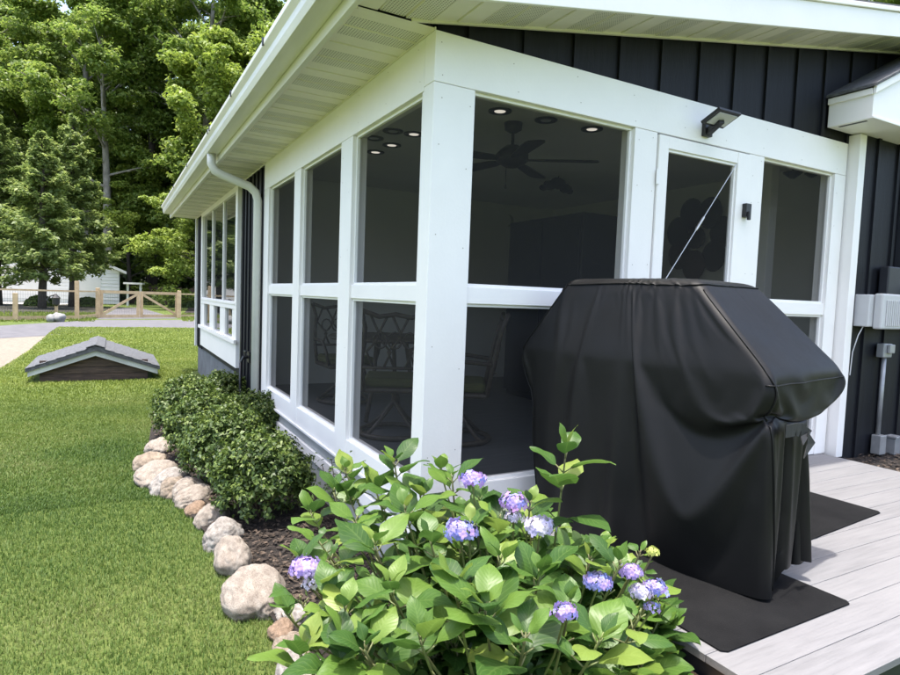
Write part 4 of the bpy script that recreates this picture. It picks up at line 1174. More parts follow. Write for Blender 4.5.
# ------------------------------------------------------------------ hydrangea
def hydrangea():
    r = np.random.default_rng(21)
    B = np.array([-.10, -.98, LAWN + .02])
    t = thing('hydrangea', 'big leafy hydrangea with lilac and blue flower heads', 'flowering plant', tuple(B))
    Vs, UV, Fc = [], [], []
    NL, NW = 9, 5
    vv = np.linspace(0, 1, NL); uu = np.array([-1, -.5, 0, .5, 1.])
    prof = np.interp(vv, [0, .08, .2, .35, .5, .65, .8, .92, 1], [.04, .30, .70, .95, 1.0, .88, .58, .24, .0])
    blooms = [(473, 480, 2.05, .048), (514, 503, 1.95, .046), (514, 517, 1.96, .034), (460, 531, 1.85, .052), (540, 527, 1.88, .050), (598, 582, 1.72, .042), (565, 612, 1.42, .032), (305, 567, 1.72, .046), (311, 584, 1.72, .028), (631, 572, 1.78, .036), (656, 588, 1.78, .036), (641, 592, 1.77, .036), (652, 607, 1.78, .026), (653, 552, 1.80, .022)]
    BC = [(D(a_, b_, c_), q_) for a_, b_, c_, q_ in blooms]
    def leaf(p, d, up, ln, wr, droop, fold):
        for c_, q_ in BC:                              # leaves grow aside of the blooms
            ax_ = (c_ - CAM) / np.linalg.norm(c_ - CAM)
            for f_ in (.25, .55, .85):
                m_ = p + d * ln * f_ - CAM; t_ = m_ @ ax_
                if t_ < np.linalg.norm(c_ - CAM) + .01 and np.linalg.norm(m_ - ax_ * t_) < q_ * 1.0: return
        base = sum(len(x) for x in Vs)
        d = d / np.linalg.norm(d); s = np.cross(d, up); s /= np.linalg.norm(s); n = np.cross(s, d)
        yv = vv * ln
        # curve the midrib downward
        ang = -droop * vv ** 1.4
        cx = np.cumsum(np.concatenate([[0], np.diff(yv) * np.cos(ang[1:])])); cz = np.cumsum(np.concatenate([[0], np.diff(yv) * np.sin(ang[1:])]))
        ph = r.uniform(0, 6); rip = r.uniform(.02, .06)
        pts = []; uvs = []
        for i in range(NL):
            for j in range(NW):
                u = uu[j]; hw = prof[i] * ln * wr * .5
                ser = 1 + (.035 * math.sin(i * 2.6 + ph) if abs(u) == 1 else 0)
                zz = abs(u) * hw * fold - (u * u) * hw * .28 + abs(u) * rip * ln * math.sin(vv[i] * 9 + ph + u)
                pts.append(p + d * cx[i] + s * (u * hw * ser) + n * (cz[i] + zz)); uvs.append((u, vv[i]))
        Vs.append(np.array(pts)); UV.append(uvs)
        for i in range(NL - 1):
            for j in range(NW - 1):
                a = base + i * NW + j
                Fc.append((a, a + 1, a + NW + 1, a + NW))
    stems = MB()
    def stem(tip, npairs, size, lean=.25, az0=None):
        tip = np.array(tip)
        b = B + np.array([r.uniform(-.16, .16), r.uniform(-.16, .16), 0])
        outw = tip - b
        c1 = b + outw * np.array([.75, .75, .25]) * .8 + np.array([0, 0, .12])
        c2 = tip - np.array([0, 0, .18]) - outw * np.array([lean, lean, 0]) * .5
        T = np.linspace(0, 1, 14)
        pts = [(1 - x) ** 3 * b + 3 * (1 - x) ** 2 * x * c1 + 3 * (1 - x) * x * x * c2 + x ** 3 * tip for x in T]
        stems.tube([tuple(p) for p in pts], list(np.linspace(.0055, .0030, 14)), 6)
        L_ = np.concatenate([[0], np.cumsum([np.linalg.norm(pts[i + 1] - pts[i]) for i in range(13)])])
        az = r.uniform(0, PI) if az0 is None else az0
        back = 0.004
        lens = [.062, .115, .145, .158, .158, .15, .14]
        for k in range(npairs):
            x = L_[-1] - back
            if x < .12: break
            p = np.array([np.interp(x, L_, [q[a] for q in pts]) for a in range(3)])
            el = [1.1, .9, .72, .55, .42, .3, .15][k] + r.normal(0, .18)
            for sgn in (0, PI):
                a = az + sgn + r.normal(0, .18)
                d = np.array([math.cos(a) * math.cos(el), math.sin(a) * math.cos(el), math.sin(el)])
                up = np.array([-math.cos(a) * math.sin(el), -math.sin(a) * math.sin(el), math.cos(el)])
                up = up + r.normal(0, .16, 3)
                ln = lens[k] * size * .98 * r.uniform(.65, 1.18)
                pet = .018 * size + .006 * k
                pp = p + d * pet
                stems.tube([tuple(p), tuple(pp + d * .004)], .0022, 5)
                leaf(pp, d, up, ln, r.uniform(.54, .70), r.uniform(.15, .8) + .09 * k, r.uniform(.15, .5))
            az += PI / 2 + r.normal(0, .15)
            back += [.018, .04, .065, .08, .09, .09, .09][k] * size * r.uniform(.85, 1.15)
    # the tall stems that stand clear of the mass
    for px, py, dep, npr, sz in ((566, 452, 1.95, 5, 1.15), (394, 461, 2.15, 4, .95), (452, 478, 2.2, 4, .95), (440, 468, 2.35, 3, .8), (333, 492, 2.15, 4, .9), (345, 470, 2.3, 3, .8), (310, 512, 2.1, 4, .8),
                                 (500, 520, 1.9, 4, 1.0), (540, 575, 1.6, 4, 1.0), (620, 565, 1.75, 4, .95), (655, 590, 1.8, 3, .75), (640, 553, 1.85, 2, .6), (455, 585, 1.5, 5, 1.1), (375, 545, 1.7, 4, 1.05), (330, 560, 1.75, 4, .95), (430, 540, 1.75, 4, 1.0),
                                 (300, 600, 1.6, 3, .75), (312, 642, 1.45, 3, .85), (285, 612, 1.6, 3, .8), (318, 540, 1.9, 4, .9), (350, 500, 2.15, 4, .9), (375, 488, 2.2, 4, .9), (420, 495, 2.1, 4, .95), (300, 655, 1.42, 3, .8), (345, 640, 1.4, 4, .95), (330, 600, 1.55, 4, .9), (480, 500, 2.05, 4, .9), (530, 505, 1.95, 4, .95), (335, 668, 1.35, 4, .9), (298, 560, 1.75, 3, .7), (320, 585, 1.6, 4, .85), (365, 650, 1.32, 4, .95), (345, 610, 1.45, 4, .95), (600, 640, 1.4, 4, 1.0), (525, 640, 1.35, 4, 1.05), (420, 640, 1.33, 4, 1.05), (485, 610, 1.4, 4, 1.1), (390, 590, 1.5, 4, 1.0), (570, 605, 1.5, 4, 1.0), (640, 615, 1.6, 4, .9), (500, 560, 1.65, 4, 1.0), (470, 525, 1.85, 4, 1.0), (405, 510, 1.95, 4, 1.0), (355, 520, 1.95, 4, .9), (590, 560, 1.8, 4, .9)):
        stem(D(px, py, dep), npr, sz)
    # filling stems spread over the mound
    for k in range(190):
        a = r.uniform(0, 2 * PI); rr = .62 * math.sqrt(r.uniform(.02, 1))
        x, y = B[0] - .02 + rr * math.cos(a) * .95, B[1] - .0 + rr * math.sin(a) * .95
        if x > .0 and y > -.30 or x > .42: continue
        z = LAWN + (.62 + r.uniform(-.1, .1)) * math.sqrt(max(.05, 1 - (rr / .74) ** 2)) + .05
        stem((x, y, z), 6, r.uniform(.72, 1.0), .3)
    V = np.concatenate(Vs)
    me = npmesh('foliage', V, np.array(Fc), 4)
    uvl = me.uv_layers.new(name='UVMap')
    flat = np.concatenate([np.array(x) for x in UV])
    uvl.data.foreach_set('uv', flat[np.array(Fc).ravel()].astype(np.float32).ravel())
    link('foliage', me, M['hydleaf'], t, True)
    obj('stems', stems, M['stem'], t, True)
    # flower heads
    def head(px, py, dep, rad, m, n=48, label=None, sphere=.5):
        c = D(px, py, dep); rad *= .80
        f = MB()
        fc = []
        for k in range(n):
            z = 1 - (1 + sphere * .6) * (k + .5) / n
            a = k * 2.39996
            q = np.array([math.cos(a) * math.sqrt(max(0, 1 - z * z)), math.sin(a) * math.sqrt(max(0, 1 - z * z)), z * .62])
            q = q * np.array([1.08, 1.08, 1]) * (1 + r.normal(0, .13))
            nn = q / np.linalg.norm(q) + r.normal(0, .2, 3); nn /= np.linalg.norm(nn)
            p = c + q * rad
            e = np.cross(nn, [0.3, .2, 1.]); e /= np.linalg.norm(e); g = np.cross(nn, e)
            ps = rad * .30 * r.uniform(.8, 1.2); th = r.uniform(0, PI / 2)
            vs = [p]; fs = []
            for b in range(4):
                aa = th + b * PI / 2
                dd = e * math.cos(aa) + g * math.sin(aa); ss = -e * math.sin(aa) + g * math.cos(aa)
                o = len(vs)
                vs += [p + dd * ps * .45 + ss * ps * .42 + nn * ps * .10, p + dd * ps * .95 + ss * ps * .32 + nn * ps * .02, p + dd * ps * 1.05 + nn * ps * .1, p + dd * ps * .95 - ss * ps * .32 + nn * ps * .02, p + dd * ps * .45 - ss * ps * .42 + nn * ps * .10]
                fs.append((0, o, o + 1, o + 2, o + 3, o + 4))
            f.add(vs, fs)
        o = obj('flower_head', f, m, t)
        if label: o['label'] = label
        b = c - np.array([0, 0, rad * .4])
        pts = [tuple(b), tuple(b + (B - b) * .12 - np.array([0, 0, .05])), tuple(b + (B - b) * .4 - np.array([0, 0, .06]))]
        obj('flower_stalk', MB().tube(pts, .003, 5), M['stem'], t)
    head(473, 480, 2.05, .048, M['pinkviolet'], label='pink and violet flower head by the corner post')
    head(514, 503, 1.95, .046, M['pinkviolet'], label='pink violet flower head left of the tallest stem')
    head(514, 517, 1.96, .034, M['whitelilac'], 30)
    head(460, 531, 1.85, .052, M['blueviolet'])
    head(540, 527, 1.88, .050, M['whitelilac'])
    head(598, 582, 1.72, .042, M['blueviolet'])
    head(565, 612, 1.42, .032, M['pinkviolet'], 40, 'violet flower head lowest in the plant')
    head(305, 567, 1.72, .046, M['lilac'], 60, 'lilac flower head leaning over the largest boulder')
    head(311, 584, 1.72, .028, M['whitelilac'], 24)
    head(631, 572, 1.78, .036, M['lilac'])
    head(656, 588, 1.78, .036, M['blueviolet'])
    head(641, 592, 1.77, .036, M['whitelilac'])
    head(652, 607, 1.78, .026, M['blueviolet'], 24)
    head(653, 552, 1.80, .022, M['bud'], 40, 'small yellow green flower bud')
hydrangea()

# ------------------------------------------------------------------ well cover on the lawn
def well():
    y0, y1 = 8.70, 10.4
    xl, xr = -2.40, -.77; xc = (xl + xr) / 2
    za = G(94.8, 350.5, 1, 8.6)[2]; ze = G(30.8, 371.5, 1, 8.6)[2]
    t = thing('well_cover', 'low well cover with gabled shingle roof on the lawn', 'well cover', (xc, 9.5, LAWN))
    obj('wall', MB().box(xl + .06, xr - .06, y0 + .001, y1, LAWN - .05, ze - .03).prism([(xl + .1, ze - .029), (xr - .1, ze - .029), (xc, za - .07)], y0 + .003, y0 + .05), M['barnwood'], t)
    sd = MB()
    for k in range(3):
        sd.box(xl + .055, xr - .055, y0 - .012, y0 - .001, LAWN + .005 + k * .115, LAWN + .112 + k * .115)
    obj('board', sd, M['barnwood'], t, bev=.004)
    h = .085
    obj('fascia', MB().prism([(xl - .09, ze), (xc, za), (xr + .09, ze), (xr + .09, ze - h), (xc, za - h), (xl - .09, ze - h)], y0 - .10, y0 - .07), mat('weathered_white', (.62, .62, .60), (.45, .45, .43), rough=.7), t)
    rf_ = MB().prism([(xl - .12, ze - .012), (xc, za - .004), (xr + .12, ze - .012), (xr + .12, ze + .035), (xc, za + .065), (xl - .12, ze + .035)], y0 - .13, y1 + .1)
    n = 7
    for sgn in (-1, 1):
        for k in range(n):
            f0, f1 = k / n, (k + 1.02) / n
            xa, xb = xc + sgn * (xr + .12 - xc) * f0, xc + sgn * (xr + .12 - xc) * f1
            za_, zb = za + .068 - (za - ze + .028) * f0, za + .068 - (za - ze + .028) * f1
            rf_.prism([(xa, za_ - .004), (xb, zb + .002), (xb, zb + .012), (xa, za_ + .001)], y0 - .134, y1 + .104)
    rf_.prism([(xc - .13, za + .045), (xc, za + .085), (xc + .13, za + .045), (xc + .13, za + .055), (xc, za + .10), (xc - .13, za + .055)], y0 - .136, y1 + .105)
    obj('roof', rf_, M['shingle'], t)
well()

# ------------------------------------------------------------------ fence, gates, garage beyond the road
def gl(px, py): return G(px, py, 2, LAWN)
def post_top(p, py, px):
    k = np.hypot(*(p - CAM)[:2]); v = ray(px, py); return CAM[2] + v[2] * k / np.hypot(*v[:2])
FL = [gl(-60, 322.5), gl(15.5, 321.0), gl(77, 320.0), gl(97.5, 318.0)]
fence1 = thing('wire_fence', 'cedar post and rail wire fence left of the double gate', 'fence', tuple(FL[1]))
def wire(mb, a, b, z0, z1):
    for k in range(7):
        z = z0 + (z1 - z0) * k / 6
        mb.tube([(a[0], a[1], z), (b[0], b[1], z)], .004, 4, False)
    n = 26
    for k in range(n):
        p = a + (b - a) * k / n
        mb.tube([(p[0], p[1], z0), (p[0], p[1], z1)], .003, 4, False)
tops = [.85, .85, 1.42, .86]
for i, p in enumerate(FL[:3]):
    zt = post_top(p, [293.5, 293.0, 281.0][i], [-60, 15.5, 77][i])
    obj('fence_post', MB().box(p[0] - .085, p[0] + .085, p[1] - .085, p[1] + .085, LAWN, zt), M['cedar'], fence1, bev=.01)
wm = MB()
for i in range(3):
    a, b = FL[i], FL[i + 1]
    zt = .80
    obj('rail', MB().bar((a[0], a[1], LAWN + .12), (b[0], b[1], LAWN + .12), .05, .14), M['cedar'], fence1)
    obj('rail', MB().bar((a[0], a[1], zt), (b[0], b[1], zt), .04, .07), M['cedar'], fence1)
    wire(wm, a, b, LAWN + .2, zt)
obj('wire_mesh', wm, M['black'], fence1)
def gate(pa, pb, rising, lb):
    t = thing('gate', lb, 'gate', tuple((pa + pb) / 2), 'double gate leaves')
    z0, z1 = LAWN + .09, .80
    for zz in (z0, z1):
        obj('gate_rail', MB().bar((pa[0], pa[1], zz), (pb[0], pb[1], zz), .06, .14), M['cedar'], t)
    for p in (pa, pb):
        obj('stile', MB().box(p[0] - .07, p[0] + .07, p[1] - .036, p[1] + .036, z0 - .07, z1 + .07), M['cedar'], t)
    q = (pa, pb) if rising else (pb, pa)
    obj('brace', MB().bar((q[0][0], q[0][1] - .005, z0 + .06), (q[1][0], q[1][1] - .005, z1 - .06), .05, .11), M['cedar'], t)
    w = MB(); wire(w, pa, pb, z0, z1)
    obj('wire_mesh', w, M['black'], t)
g0, g1, g2, g3 = gl(101.5, 318), gl(138, 317.8), gl(141.5, 317.7), gl(176.5, 317.6)
gate(g0, g1, True, 'left cedar gate leaf, its brace rising to the right')
gate(g2, g3, False, 'right cedar gate leaf, its brace falling to the right')
for px, lb in ((97.8, 'cedar post on which the left gate leaf hangs'), (179, 'cedar post on which the right gate leaf hangs')):
    p = gl(px, 318)
    tag(obj('gate_post', MB().box(p[0] - .09, p[0] + .09, p[1] - .09, p[1] + .09, LAWN, .97), M['cedar'], bev=.012), lb, 'gate post')
fence2 = thing('wire_fence', 'cedar wire fence right of the double gate beside the house corner', 'fence', tuple(gl(190, 318)))
FR = [gl(180, 318), gl(212, 317.6), gl(245, 317.2)]
wm = MB()
for a, b in zip(FR[:-1], FR[1:]):
    obj('rail', MB().bar((a[0], a[1], LAWN + .12), (b[0], b[1], LAWN + .12), .05, .10), M['cedar'], fence2)
    obj('rail', MB().bar((a[0], a[1], .80), (b[0], b[1], .80), .04, .07), M['cedar'], fence2)
    obj('fence_post', MB().box(b[0] - .08, b[0] + .08, b[1] - .08, b[1] + .08, LAWN, .95), M['cedar'], fence2)
    wire(wm, a, b, LAWN + .2, .8)
obj('wire_mesh', wm, M['black'], fence2)

# lantern post with two white stones at its foot
p = gl(57, 320.6); p[1] -= .35
lp = thing('lamp_post', 'pale wooden post holding a black lantern by the fence', 'lamp post', tuple(p))
obj('post', MB().box(p[0] - .06, p[0] + .06, p[1] - .06, p[1] + .06, LAWN, .34), M['cedar'], lp, bev=.01)
obj('lantern', MB().lathe((p[0], p[1] - .09, .18), [(.05, 0), (.13, .06), (.14, .30), (.17, .33), (.05, .46), (.02, .5)], 8), M['black'], lp)
obj('bracket', MB().tube([(p[0], p[1] - .05, .66), (p[0] - .2, p[1] - .05, .58), (p[0] - .32, p[1] - .05, .42), (p[0] - .24, p[1] - .05, .30)], .03, 6).tube([(p[0], p[1] - .04, .3), (p[0], p[1] - .04, .68)], .03, 6), M['black'], lp)
for px, s, lb in ((59.8, .24, 'large round white boulder at the foot of the lantern post'), (52.0, .19, 'smaller white boulder left of the lantern post')):
    q = gl(px, 321.3)
    o = link('boulder', stone_mesh(60 + int(px), 3), mat('white_stone', (.25, .25, .24), (.17, .17, .165), rough=.8, scale=2), None, True)
    tag(o, lb, 'boulder', 'white boulders by the lantern post')
    o.location = (q[0], q[1] - .5, LAWN + s * .7); o.scale = (s, s, s * .95)

# white garage
def garage():
    d0 = 52.0
    R_ = D(119.5, 300, d0)
    b = np.array([R_[0], R_[1]]); e = np.array([.985, .17]); n = np.array([-.17, .985])      # n points away from the camera
    def along(px):                                                                          # distance from b along the front at a bearing
        v = ray(px, 300)[:2]; M_ = np.array([[v[0], e[0]], [v[1], e[1]]])
        return np.linalg.solve(M_, b - CAM[:2])[1]
    W_ = along(-40); a = b - e * W_
    ze = D(119, 272, d0)[2]; zr = D(68, 251.5, d0)[2]
    sr = W_ - along(68)
    t = thing('garage', 'white sided garage with low gable behind the trees', 'garage', (*((a + b) / 2), LAWN))
    P = lambda s, q, z: (a[0] + e[0] * s + n[0] * q, a[1] + e[1] * s + n[1] * q, z)
    w = MB()
    poly = [(0, LAWN), (W_, LAWN), (W_, ze), (sr, zr), (0, zr - (zr - ze) * sr / (W_ - sr))]
    k = len(poly)
    w.add([P(s, 0, z) for s, z in poly] + [P(s, 9, z) for s, z in poly], [tuple(range(k)), tuple(range(k, 2 * k))[::-1]] + [(i, (i + 1) % k, k + (i + 1) % k, k + i) for i in range(k)])
    obj('wall', w, M['siding_white'], t)
    lap = MB()
    z = LAWN + .3
    while z < ze - .1:
        lap.add([P(.05, -.004, z), P(W_ - .05, -.004, z), P(W_ - .05, -.035, z + .012), P(.05, -.035, z + .012), P(.05, -.004, z + .26), P(W_ - .05, -.004, z + .26)], [(0, 1, 2, 3), (3, 2, 5, 4)])
        z += .28
    obj('siding', lap, M['siding_white'], t)
    rf_ = MB()
    for s0, z0, s1, z1 in ((sr, zr, W_ + .45, ze - .45 * (zr - ze) / (W_ - sr)), (sr, zr, -.4, zr - (zr - ze) * (sr + .4) / (W_ - sr))):
        vs = [P(s0, -.45, z0 + .02), P(s1, -.45, z1 + .02), P(s1, 9.4, z1 + .02), P(s0, 9.4, z0 + .02)]
        vs2 = [(x, y, q + .22) for x, y, q in vs]
        rf_.add(vs + vs2, [(0, 1, 2, 3), (7, 6, 5, 4), (0, 4, 5, 1), (1, 5, 6, 2), (2, 6, 7, 3), (3, 7, 4, 0)])
    obj('roof', rf_, M['trim'], t)
    for s0, s1 in ((W_ - 3.6, W_ - 1.4), (W_ - 8.6, W_ - 5.4)):
        obj('garage_door', MB().add([P(s0, -.05, LAWN + .05), P(s1, -.05, LAWN + .05), P(s1, -.05, 1.7), P(s0, -.05, 1.7), P(s0, -.01, LAWN + .05), P(s1, -.01, LAWN + .05), P(s1, -.01, 1.7), P(s0, -.01, 1.7)],
               [(0, 1, 2, 3), (0, 4, 5, 1), (1, 5, 6, 2), (2, 6, 7, 3), (3, 7, 4, 0)]), M['trim'], t)
    pad = MB().add([P(-2, -.5, LAWN + .012), P(W_ - 2.5, -.5, LAWN + .012), P(W_ - 5, -5.0, LAWN + .012), P(-4, -5.0, LAWN + .012)], [(0, 1, 2, 3)])
    tag(obj('pavement', pad, mat('concrete', (.48, .47, .46), (.40, .39, .38), rough=.9, scale=1)), 'pale concrete apron in front of the garage', None, None, 'structure')
garage()
# white arbour and brown board fence deep in the garden
ap = D(134, 303, 48)
ar = thing('arbour', 'white arbour frame beside the garage corner', 'arbour', (ap[0], ap[1], LAWN))
pl, prr = D(127.6, 300, 48), D(140.5, 300, 48)
zt = D(134, 284.5, 48)[2]
for q in (pl, prr):
    obj('post', MB().box(q[0] - .08, q[0] + .08, q[1] - .08, q[1] + .08, LAWN, zt), M['trim'], ar)
obj('beam', MB().bar((pl[0] - .2, pl[1], zt + .08), (prr[0] + .2, prr[1], zt + .08), .6, .14), M['trim'], ar)
bf = thing('board_fence', 'dark brown board fence at the back of the far garden', 'fence', tuple(D(155, 305, 56)))
a, b = D(128, 303, 56), D(196, 305, 54)
bb = MB(); n = 34
for k in range(n):
    p, q = a + (b - a) * (k + .05) / n, a + (b - a) * (k + .95) / n
    bb.bar((p[0], p[1], .3), (q[0], q[1], .3), .04, 1.5 + .12 * ((k * 7) % 3))
obj('panel', bb, M['barnwood'], bf)
obj('rail', MB().bar((a[0], a[1] + .06, .5), (b[0], b[1] + .06, .5), .06, .1), M['barnwood'], bf)

# ------------------------------------------------------------------ trees
def deciduous(seed, Ht, Rc, clear, leaf, nlimb, nleaf, lmat, bmat, name='broadleaf_tree', tilt=.55):
    r = np.random.default_rng(seed)
    t = thing(name, 'tree', 'tree', (0, 0, 0), 'trees beyond the road')
    tr = MB()
    bend = r.normal(0, .035 * Ht, 2)
    def axis(z): f = z / Ht; return np.array([bend[0] * f * f + .15 * math.sin(f * 5 + seed), bend[1] * f * f + .15 * math.cos(f * 4 + seed), z])
    r0 = .017 * Ht
    tr.tube([axis(Ht * k / 10) for k in range(11)], [r0 * (1 - .9 * k / 10) + .02 for k in range(11)], 9)
    cl = []
    for i in range(nlimb):
        f = clear + (1 - clear) * (i + r.uniform(0, 1)) / nlimb
        f = min(f, .97)
        z = Ht * f; p0 = axis(z)
        a = i * 2.4 + r.normal(0, .4)
        g = (f - clear) / (1 - clear)
        ln = Rc * (math.sin(PI * min(1, .22 + .72 * g)) ** .8) * r.uniform(.7, 1.15)
        el = r.uniform(.15, .6) + .5 * g
        d = np.array([math.cos(a) * math.cos(el), math.sin(a) * math.cos(el), math.sin(el)])
        p1 = p0 + d * ln * .55; p2 = p0 + d * ln + np.array([0, 0, -.06 * ln])
        tr.tube([tuple(p0), tuple(p1), tuple(p2)], [r0 * .30 * (1 - .6 * g), r0 * .15, .015], 5, False)
        for k in range(6):
            u = r.uniform(.3, 1.0); q = p0 + (p2 - p0) * u
            dd = d + r.normal(0, .75, 3); dd[2] = dd[2] * .6 + .1; dd /= np.linalg.norm(dd)
            l2 = ln * r.uniform(.22, .45); e = q + dd * l2
            tr.tube([tuple(q), tuple(e)], [r0 * .09, .010], 4, False)
            for _ in range(3):
                cl.append((q + (e - q) * r.uniform(.4, 1.15) + r.normal(0, .12, 3), r.uniform(.45, 1.0) * Rc * .17))
    n = nleaf // len(cl)
    P, Nn = [], []
    for c, s in cl:
        o = r.normal(0, 1, (n, 3)); o /= np.maximum(np.linalg.norm(o, axis=1)[:, None], .3)
        o *= r.uniform(.2, 1, n)[:, None] ** .6
        P.append(c + o * np.array([s * 1.25, s * 1.25, s * .62])); Nn.append(o * .5 + np.array([0, 0, .8]))
    V, Fc = leafcloud(np.concatenate(P), np.concatenate(Nn), leaf, leaf * .62, seed, tilt=tilt)
    obj('trunk', tr, bmat, t, True)
    link('crown', npmesh('crown', V, Fc, 4), lmat, t)
    return t
def conifer(seed, Ht, Rc, clear, lmat, nspray=1.0):
    r = np.random.default_rng(seed)
    t = thing('conifer_tree', 'tree', 'tree', (0, 0, 0), 'trees beyond the road')
    tr = MB(); r0 = .022 * Ht
    tr.tube([(.06 * math.sin(k), .06 * math.cos(k * 1.3), Ht * k / 9) for k in range(10)], [r0 * (1 - .93 * k / 9) + .015 for k in range(10)], 9)
    P, Nn, Td = [], [], []
    z = clear * Ht
    while z < Ht * .985:
        f = (z - clear * Ht) / (Ht * (1 - clear))
        ln0 = Rc * (1 - f) ** .8 * (.62 + .38 * min(1, f * 6 + .4))
        nb = 6 if f < .75 else 4
        for k in range(nb):
            a = r.uniform(0, 2 * PI); ln = ln0 * r.uniform(.6, 1.15) + .15
            el = -.12 + .55 * f + r.normal(0, .1)
            d = np.array([math.cos(a) * math.cos(el), math.sin(a) * math.cos(el), math.sin(el)])
            p0 = np.array([0, 0, z]); p2 = p0 + d * ln
            tr.tube([tuple(p0), tuple(p0 + d * ln * .5 + np.array([0, 0, -.04 * ln])), tuple(p2)], [.035 * (1 - f) + .01, .02, .006], 4, False)
            m = int(nspray * (26 + 34 * ln))
            u = r.uniform(.18, 1.05, m) ** .75
            side = np.cross(d, [0, 0, 1.]); wv = (.36 * ln * (1.08 - u) + .10)
            q = p0 + d * (u * ln)[:, None] + side * (r.uniform(-1, 1, m) * wv)[:, None]
            q[:, 2] += -.04 * ln * np.sin(u * PI) + r.normal(0, .055 + .03 * ln, m) + .06 * np.abs(r.normal(0, 1, m))
            P.append(q); Nn.append(np.tile([0, 0, 1.], (m, 1)) + d * .35)
        z += .30 + .10 * (1 - f)
    P = np.concatenate(P); Nn = np.concatenate(Nn)
    V, Fc = leafcloud(P, Nn, .34, .15, seed, tilt=.45, fold=.1)
    obj('trunk', tr, M['bark'], t, True)
    link('crown', npmesh('crown', V, Fc, 4), lmat, t)
    return t
def put(o, px, dep, s, rz, lb, sz=None):
    p = D(px, 290, dep)
    o.location = (p[0], p[1], LAWN - .05); o.scale = (s, s, sz or s); o.rotation_euler = (0, 0, rz); o['label'] = lb
    return o
cA = conifer(5, 13.0, 3.2, .235, M['needle'], 1.15)
cB = conifer(9, 10.5, 2.8, .21, M['needle'], 1.25)
put(cA, 73, 42, 1.0, .4, 'pale green conifer with the thick dark trunk in front of the garage')
put(cB, 43, 37, 1.0, 2.0, 'pale green conifer with slim trunk behind the lantern post')
put(copy_tree(cA), -2, 40, .95, 3.1, 'conifer cut by the left edge of the picture, beyond the fence')
put(copy_tree(cB), 18, 50, 1.25, 5.1, 'taller conifer standing between the two nearer ones at left')
dA = deciduous(31, 27, 6.6, .22, .33, 24, 42000, M['decid'], M['palebark'])
dB = deciduous(47, 25, 6.4, .16, .33, 24, 42000, M['decid'], M['bark'])
dC = deciduous(53, 16, 5.0, .12, .29, 20, 34000, M['decid2'], M['bark'], 'maple_tree')
dD = deciduous(77, 9, 3.6, .06, .24, 16, 20000, M['decid2'], M['bark'], 'maple_tree')
dE = deciduous(83, 21, 5.2, .36, .28, 16, 20000, M['decid'], M['palebark'], 'birch_tree')
put(dA, 88, 58, 1.15, .3, 'tall pale trunked tree rising behind the conifers')
put(dE, 106, 54, 1.2, 1.0, 'slender birch with leaning pale trunk between taller trees')
put(dB, 150, 60, 1.2, 2.2, 'dark bushy tree behind the right gate leaf')
put(copy_tree(dA), 205, 56, 1.18, 3.0, 'tall tree rising directly behind the far eave corner')
put(copy_tree(dB), 262, 58, 1.15, 4.4, 'broad tree seen over the gutter, left of the upper eave')
put(copy_tree(dA), 330, 62, 1.2, 5.2, 'tall tree at the top of the picture over the roof eave')
put(copy_tree(dB), 30, 64, 1.12, .9, 'broad tree above the left conifers')
put(copy_tree(dA), -45, 56, 1.1, 1.5, 'tall tree at the upper left edge of the picture')
put(dC, 222, 50, 1.28, .8, 'bright yellow green maple beside the gutter')
put(copy_tree(dC), 275, 50, 1.3, 2.8, 'bright maple higher up along the gutter')
put(dD, 128, 56, 1.25, .2, 'low yellow green maple above the white arbour')
put(copy_tree(dC), 178, 64, 1.2, 3.7, 'mid green maple behind the dark bushy tree')
put(copy_tree(dD), 205, 44, .95, 4.1, 'low maple sapling at the dark house corner')
put(copy_tree(dB), 110, 70, 1.25, 3.3, 'deep dark tree at the back of the woods')
put(copy_tree(dA), 165, 72, 1.3, .1, 'tall back row tree between birch and eave')
put(copy_tree(dB), 235, 74, 1.3, 5.7, 'back row tree behind the bright maples')
put(copy_tree(dA), 900, 34, .85, 2.0, 'tree behind the house showing above the right end of the roof')
put(copy_tree(dB), 70, 76, 1.35, 2.6, 'tall back row tree between the two pale trunks')
put(copy_tree(dA), 10, 78, 1.35, 4.9, 'tall back row tree at upper left behind the conifers')
put(copy_tree(dB), 300, 78, 1.4, 1.1, 'back row tree highest over the gutter')
put(copy_tree(dC), 60, 62, 1.35, 5.0, 'mid green maple above the conifer tips')
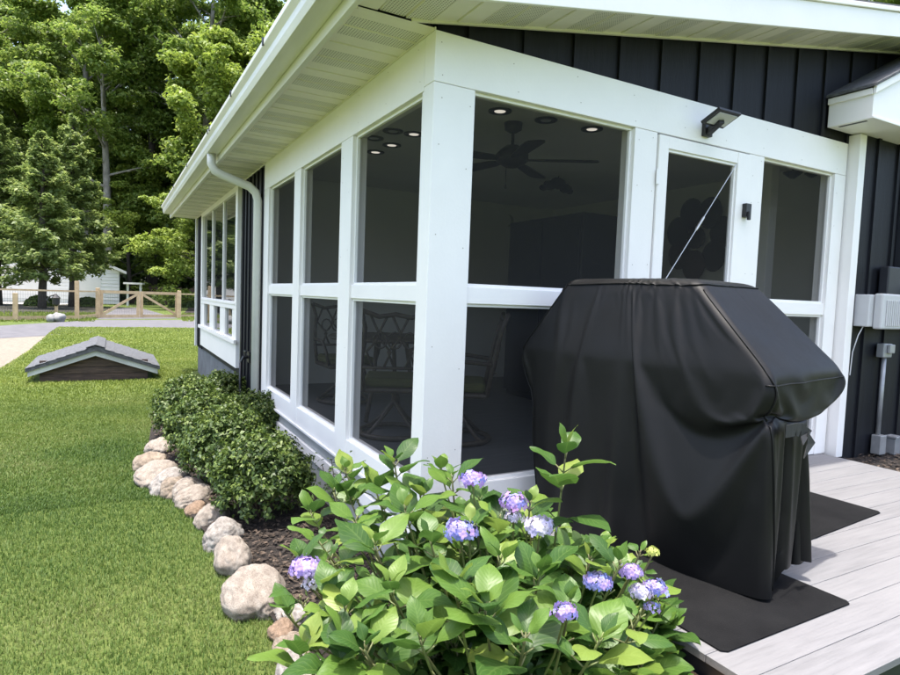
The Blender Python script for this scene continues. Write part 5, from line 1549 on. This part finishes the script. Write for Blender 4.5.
# woods behind: dense dark understory that reads as one mass
def woods():
    r = np.random.default_rng(99); P = []
    n = 150000
    px = r.uniform(-140, 420, n); dep = r.uniform(62, 84, n); h = r.uniform(0, 1, n) ** 1.0 * (21 + 4 * np.sin(px * .045) + 3 * np.sin(px * .13 + 1))
    for i in range(n):
        p = D(px[i], 290, dep[i]); P.append((p[0], p[1], LAWN + max(.1, h[i])))
    P = np.array(P); N = np.tile([0, -.3, .8], (n, 1))
    V, Fc = leafcloud(P, N, .55, .36, 4, tilt=.6)
    tag(link('woods', npmesh('woods', V, Fc, 4), M['under']), 'dense dark woodland undergrowth behind the trees', None, None, 'stuff')
woods()
def bushes():
    lbs = ['low dark bush beside the brown board fence', 'low bush right of the gate under the maple sapling', 'dark bush at the foot of the thick conifer trunk', 'dark bush left of the thick conifer trunk']
    first = None
    for (px, dep, s, lb) in ((150, 53, 1.0, lbs[0]), (190, 50, 1.3, lbs[1]), (88, 43, .75, lbs[2]), (40, 41, .8, lbs[3])):
        if first is None:
            r = np.random.default_rng(12); n = 5000
            d = r.normal(0, 1, (n, 3)); d[:, 2] = abs(d[:, 2]); d /= np.linalg.norm(d, axis=1)[:, None]
            P = d * (1 - np.abs(r.normal(0, .2, n)))[:, None] * np.array([1.3, 1.0, 1.0])
            V, Fc = leafcloud(P, d * .5 + np.array([0, 0, .6]), .2, .12, 8)
            t = thing('bush', lb, 'bush', (0, 0, 0), 'low bushes beyond the fence')
            link('foliage', npmesh('foliage', V, Fc, 4), M['under'], t)
            tw = MB()
            for k in range(8):
                tw.tube([(0, 0, 0), tuple(P[k * 50] * .8)], [.03, .01], 4)
            obj('stems', tw, M['twig'], t)
            first = t; o = t
        else:
            o = copy_tree(first)
        put(o, px, dep, s, px * .1, lb)
bushes()

# ------------------------------------------------------------------ light
w = bpy.data.worlds.new('World'); sc.world = w; w.use_nodes = True
nt = w.node_tree
bg = nt.nodes['Background']
sky = nt.nodes.new('ShaderNodeTexSky'); sky.sky_type = 'NISHITA'; sky.sun_disc = False
SUN = Vector((-.12, -.035, 1.0)).normalized()
sky.sun_elevation = math.asin(SUN.z); sky.sun_rotation = math.atan2(SUN.x, SUN.y)
sky.air_density = 1.0; sky.dust_density = 3.8; sky.ozone_density = 0.5
nt.links.new(sky.outputs[0], bg.inputs['Color'])
bg.inputs['Strength'].default_value = 0.15
sl_ = bpy.data.lights.new('sun', 'SUN'); sl_.energy = 2.0; sl_.angle = math.radians(1.0); sl_.color = (1.0, .96, .89)
so = bpy.data.objects.new('sun', sl_); COL.objects.link(so)
so.rotation_euler = SUN.to_track_quat('Z', 'Y').to_euler()
so.location = (0, 0, 30)

vs = sc.view_settings
sc.display_settings.display_device = 'sRGB'
vs.view_transform = 'Standard'
try: vs.look = 'None'
except Exception: pass
vs.exposure = 1.9; vs.gamma = 1; vs.use_curve_mapping = False
cy = sc.cycles
cy.max_bounces = 10; cy.transparent_max_bounces = 16; cy.diffuse_bounces = 5
try: cy.use_denoising = True
except Exception: pass
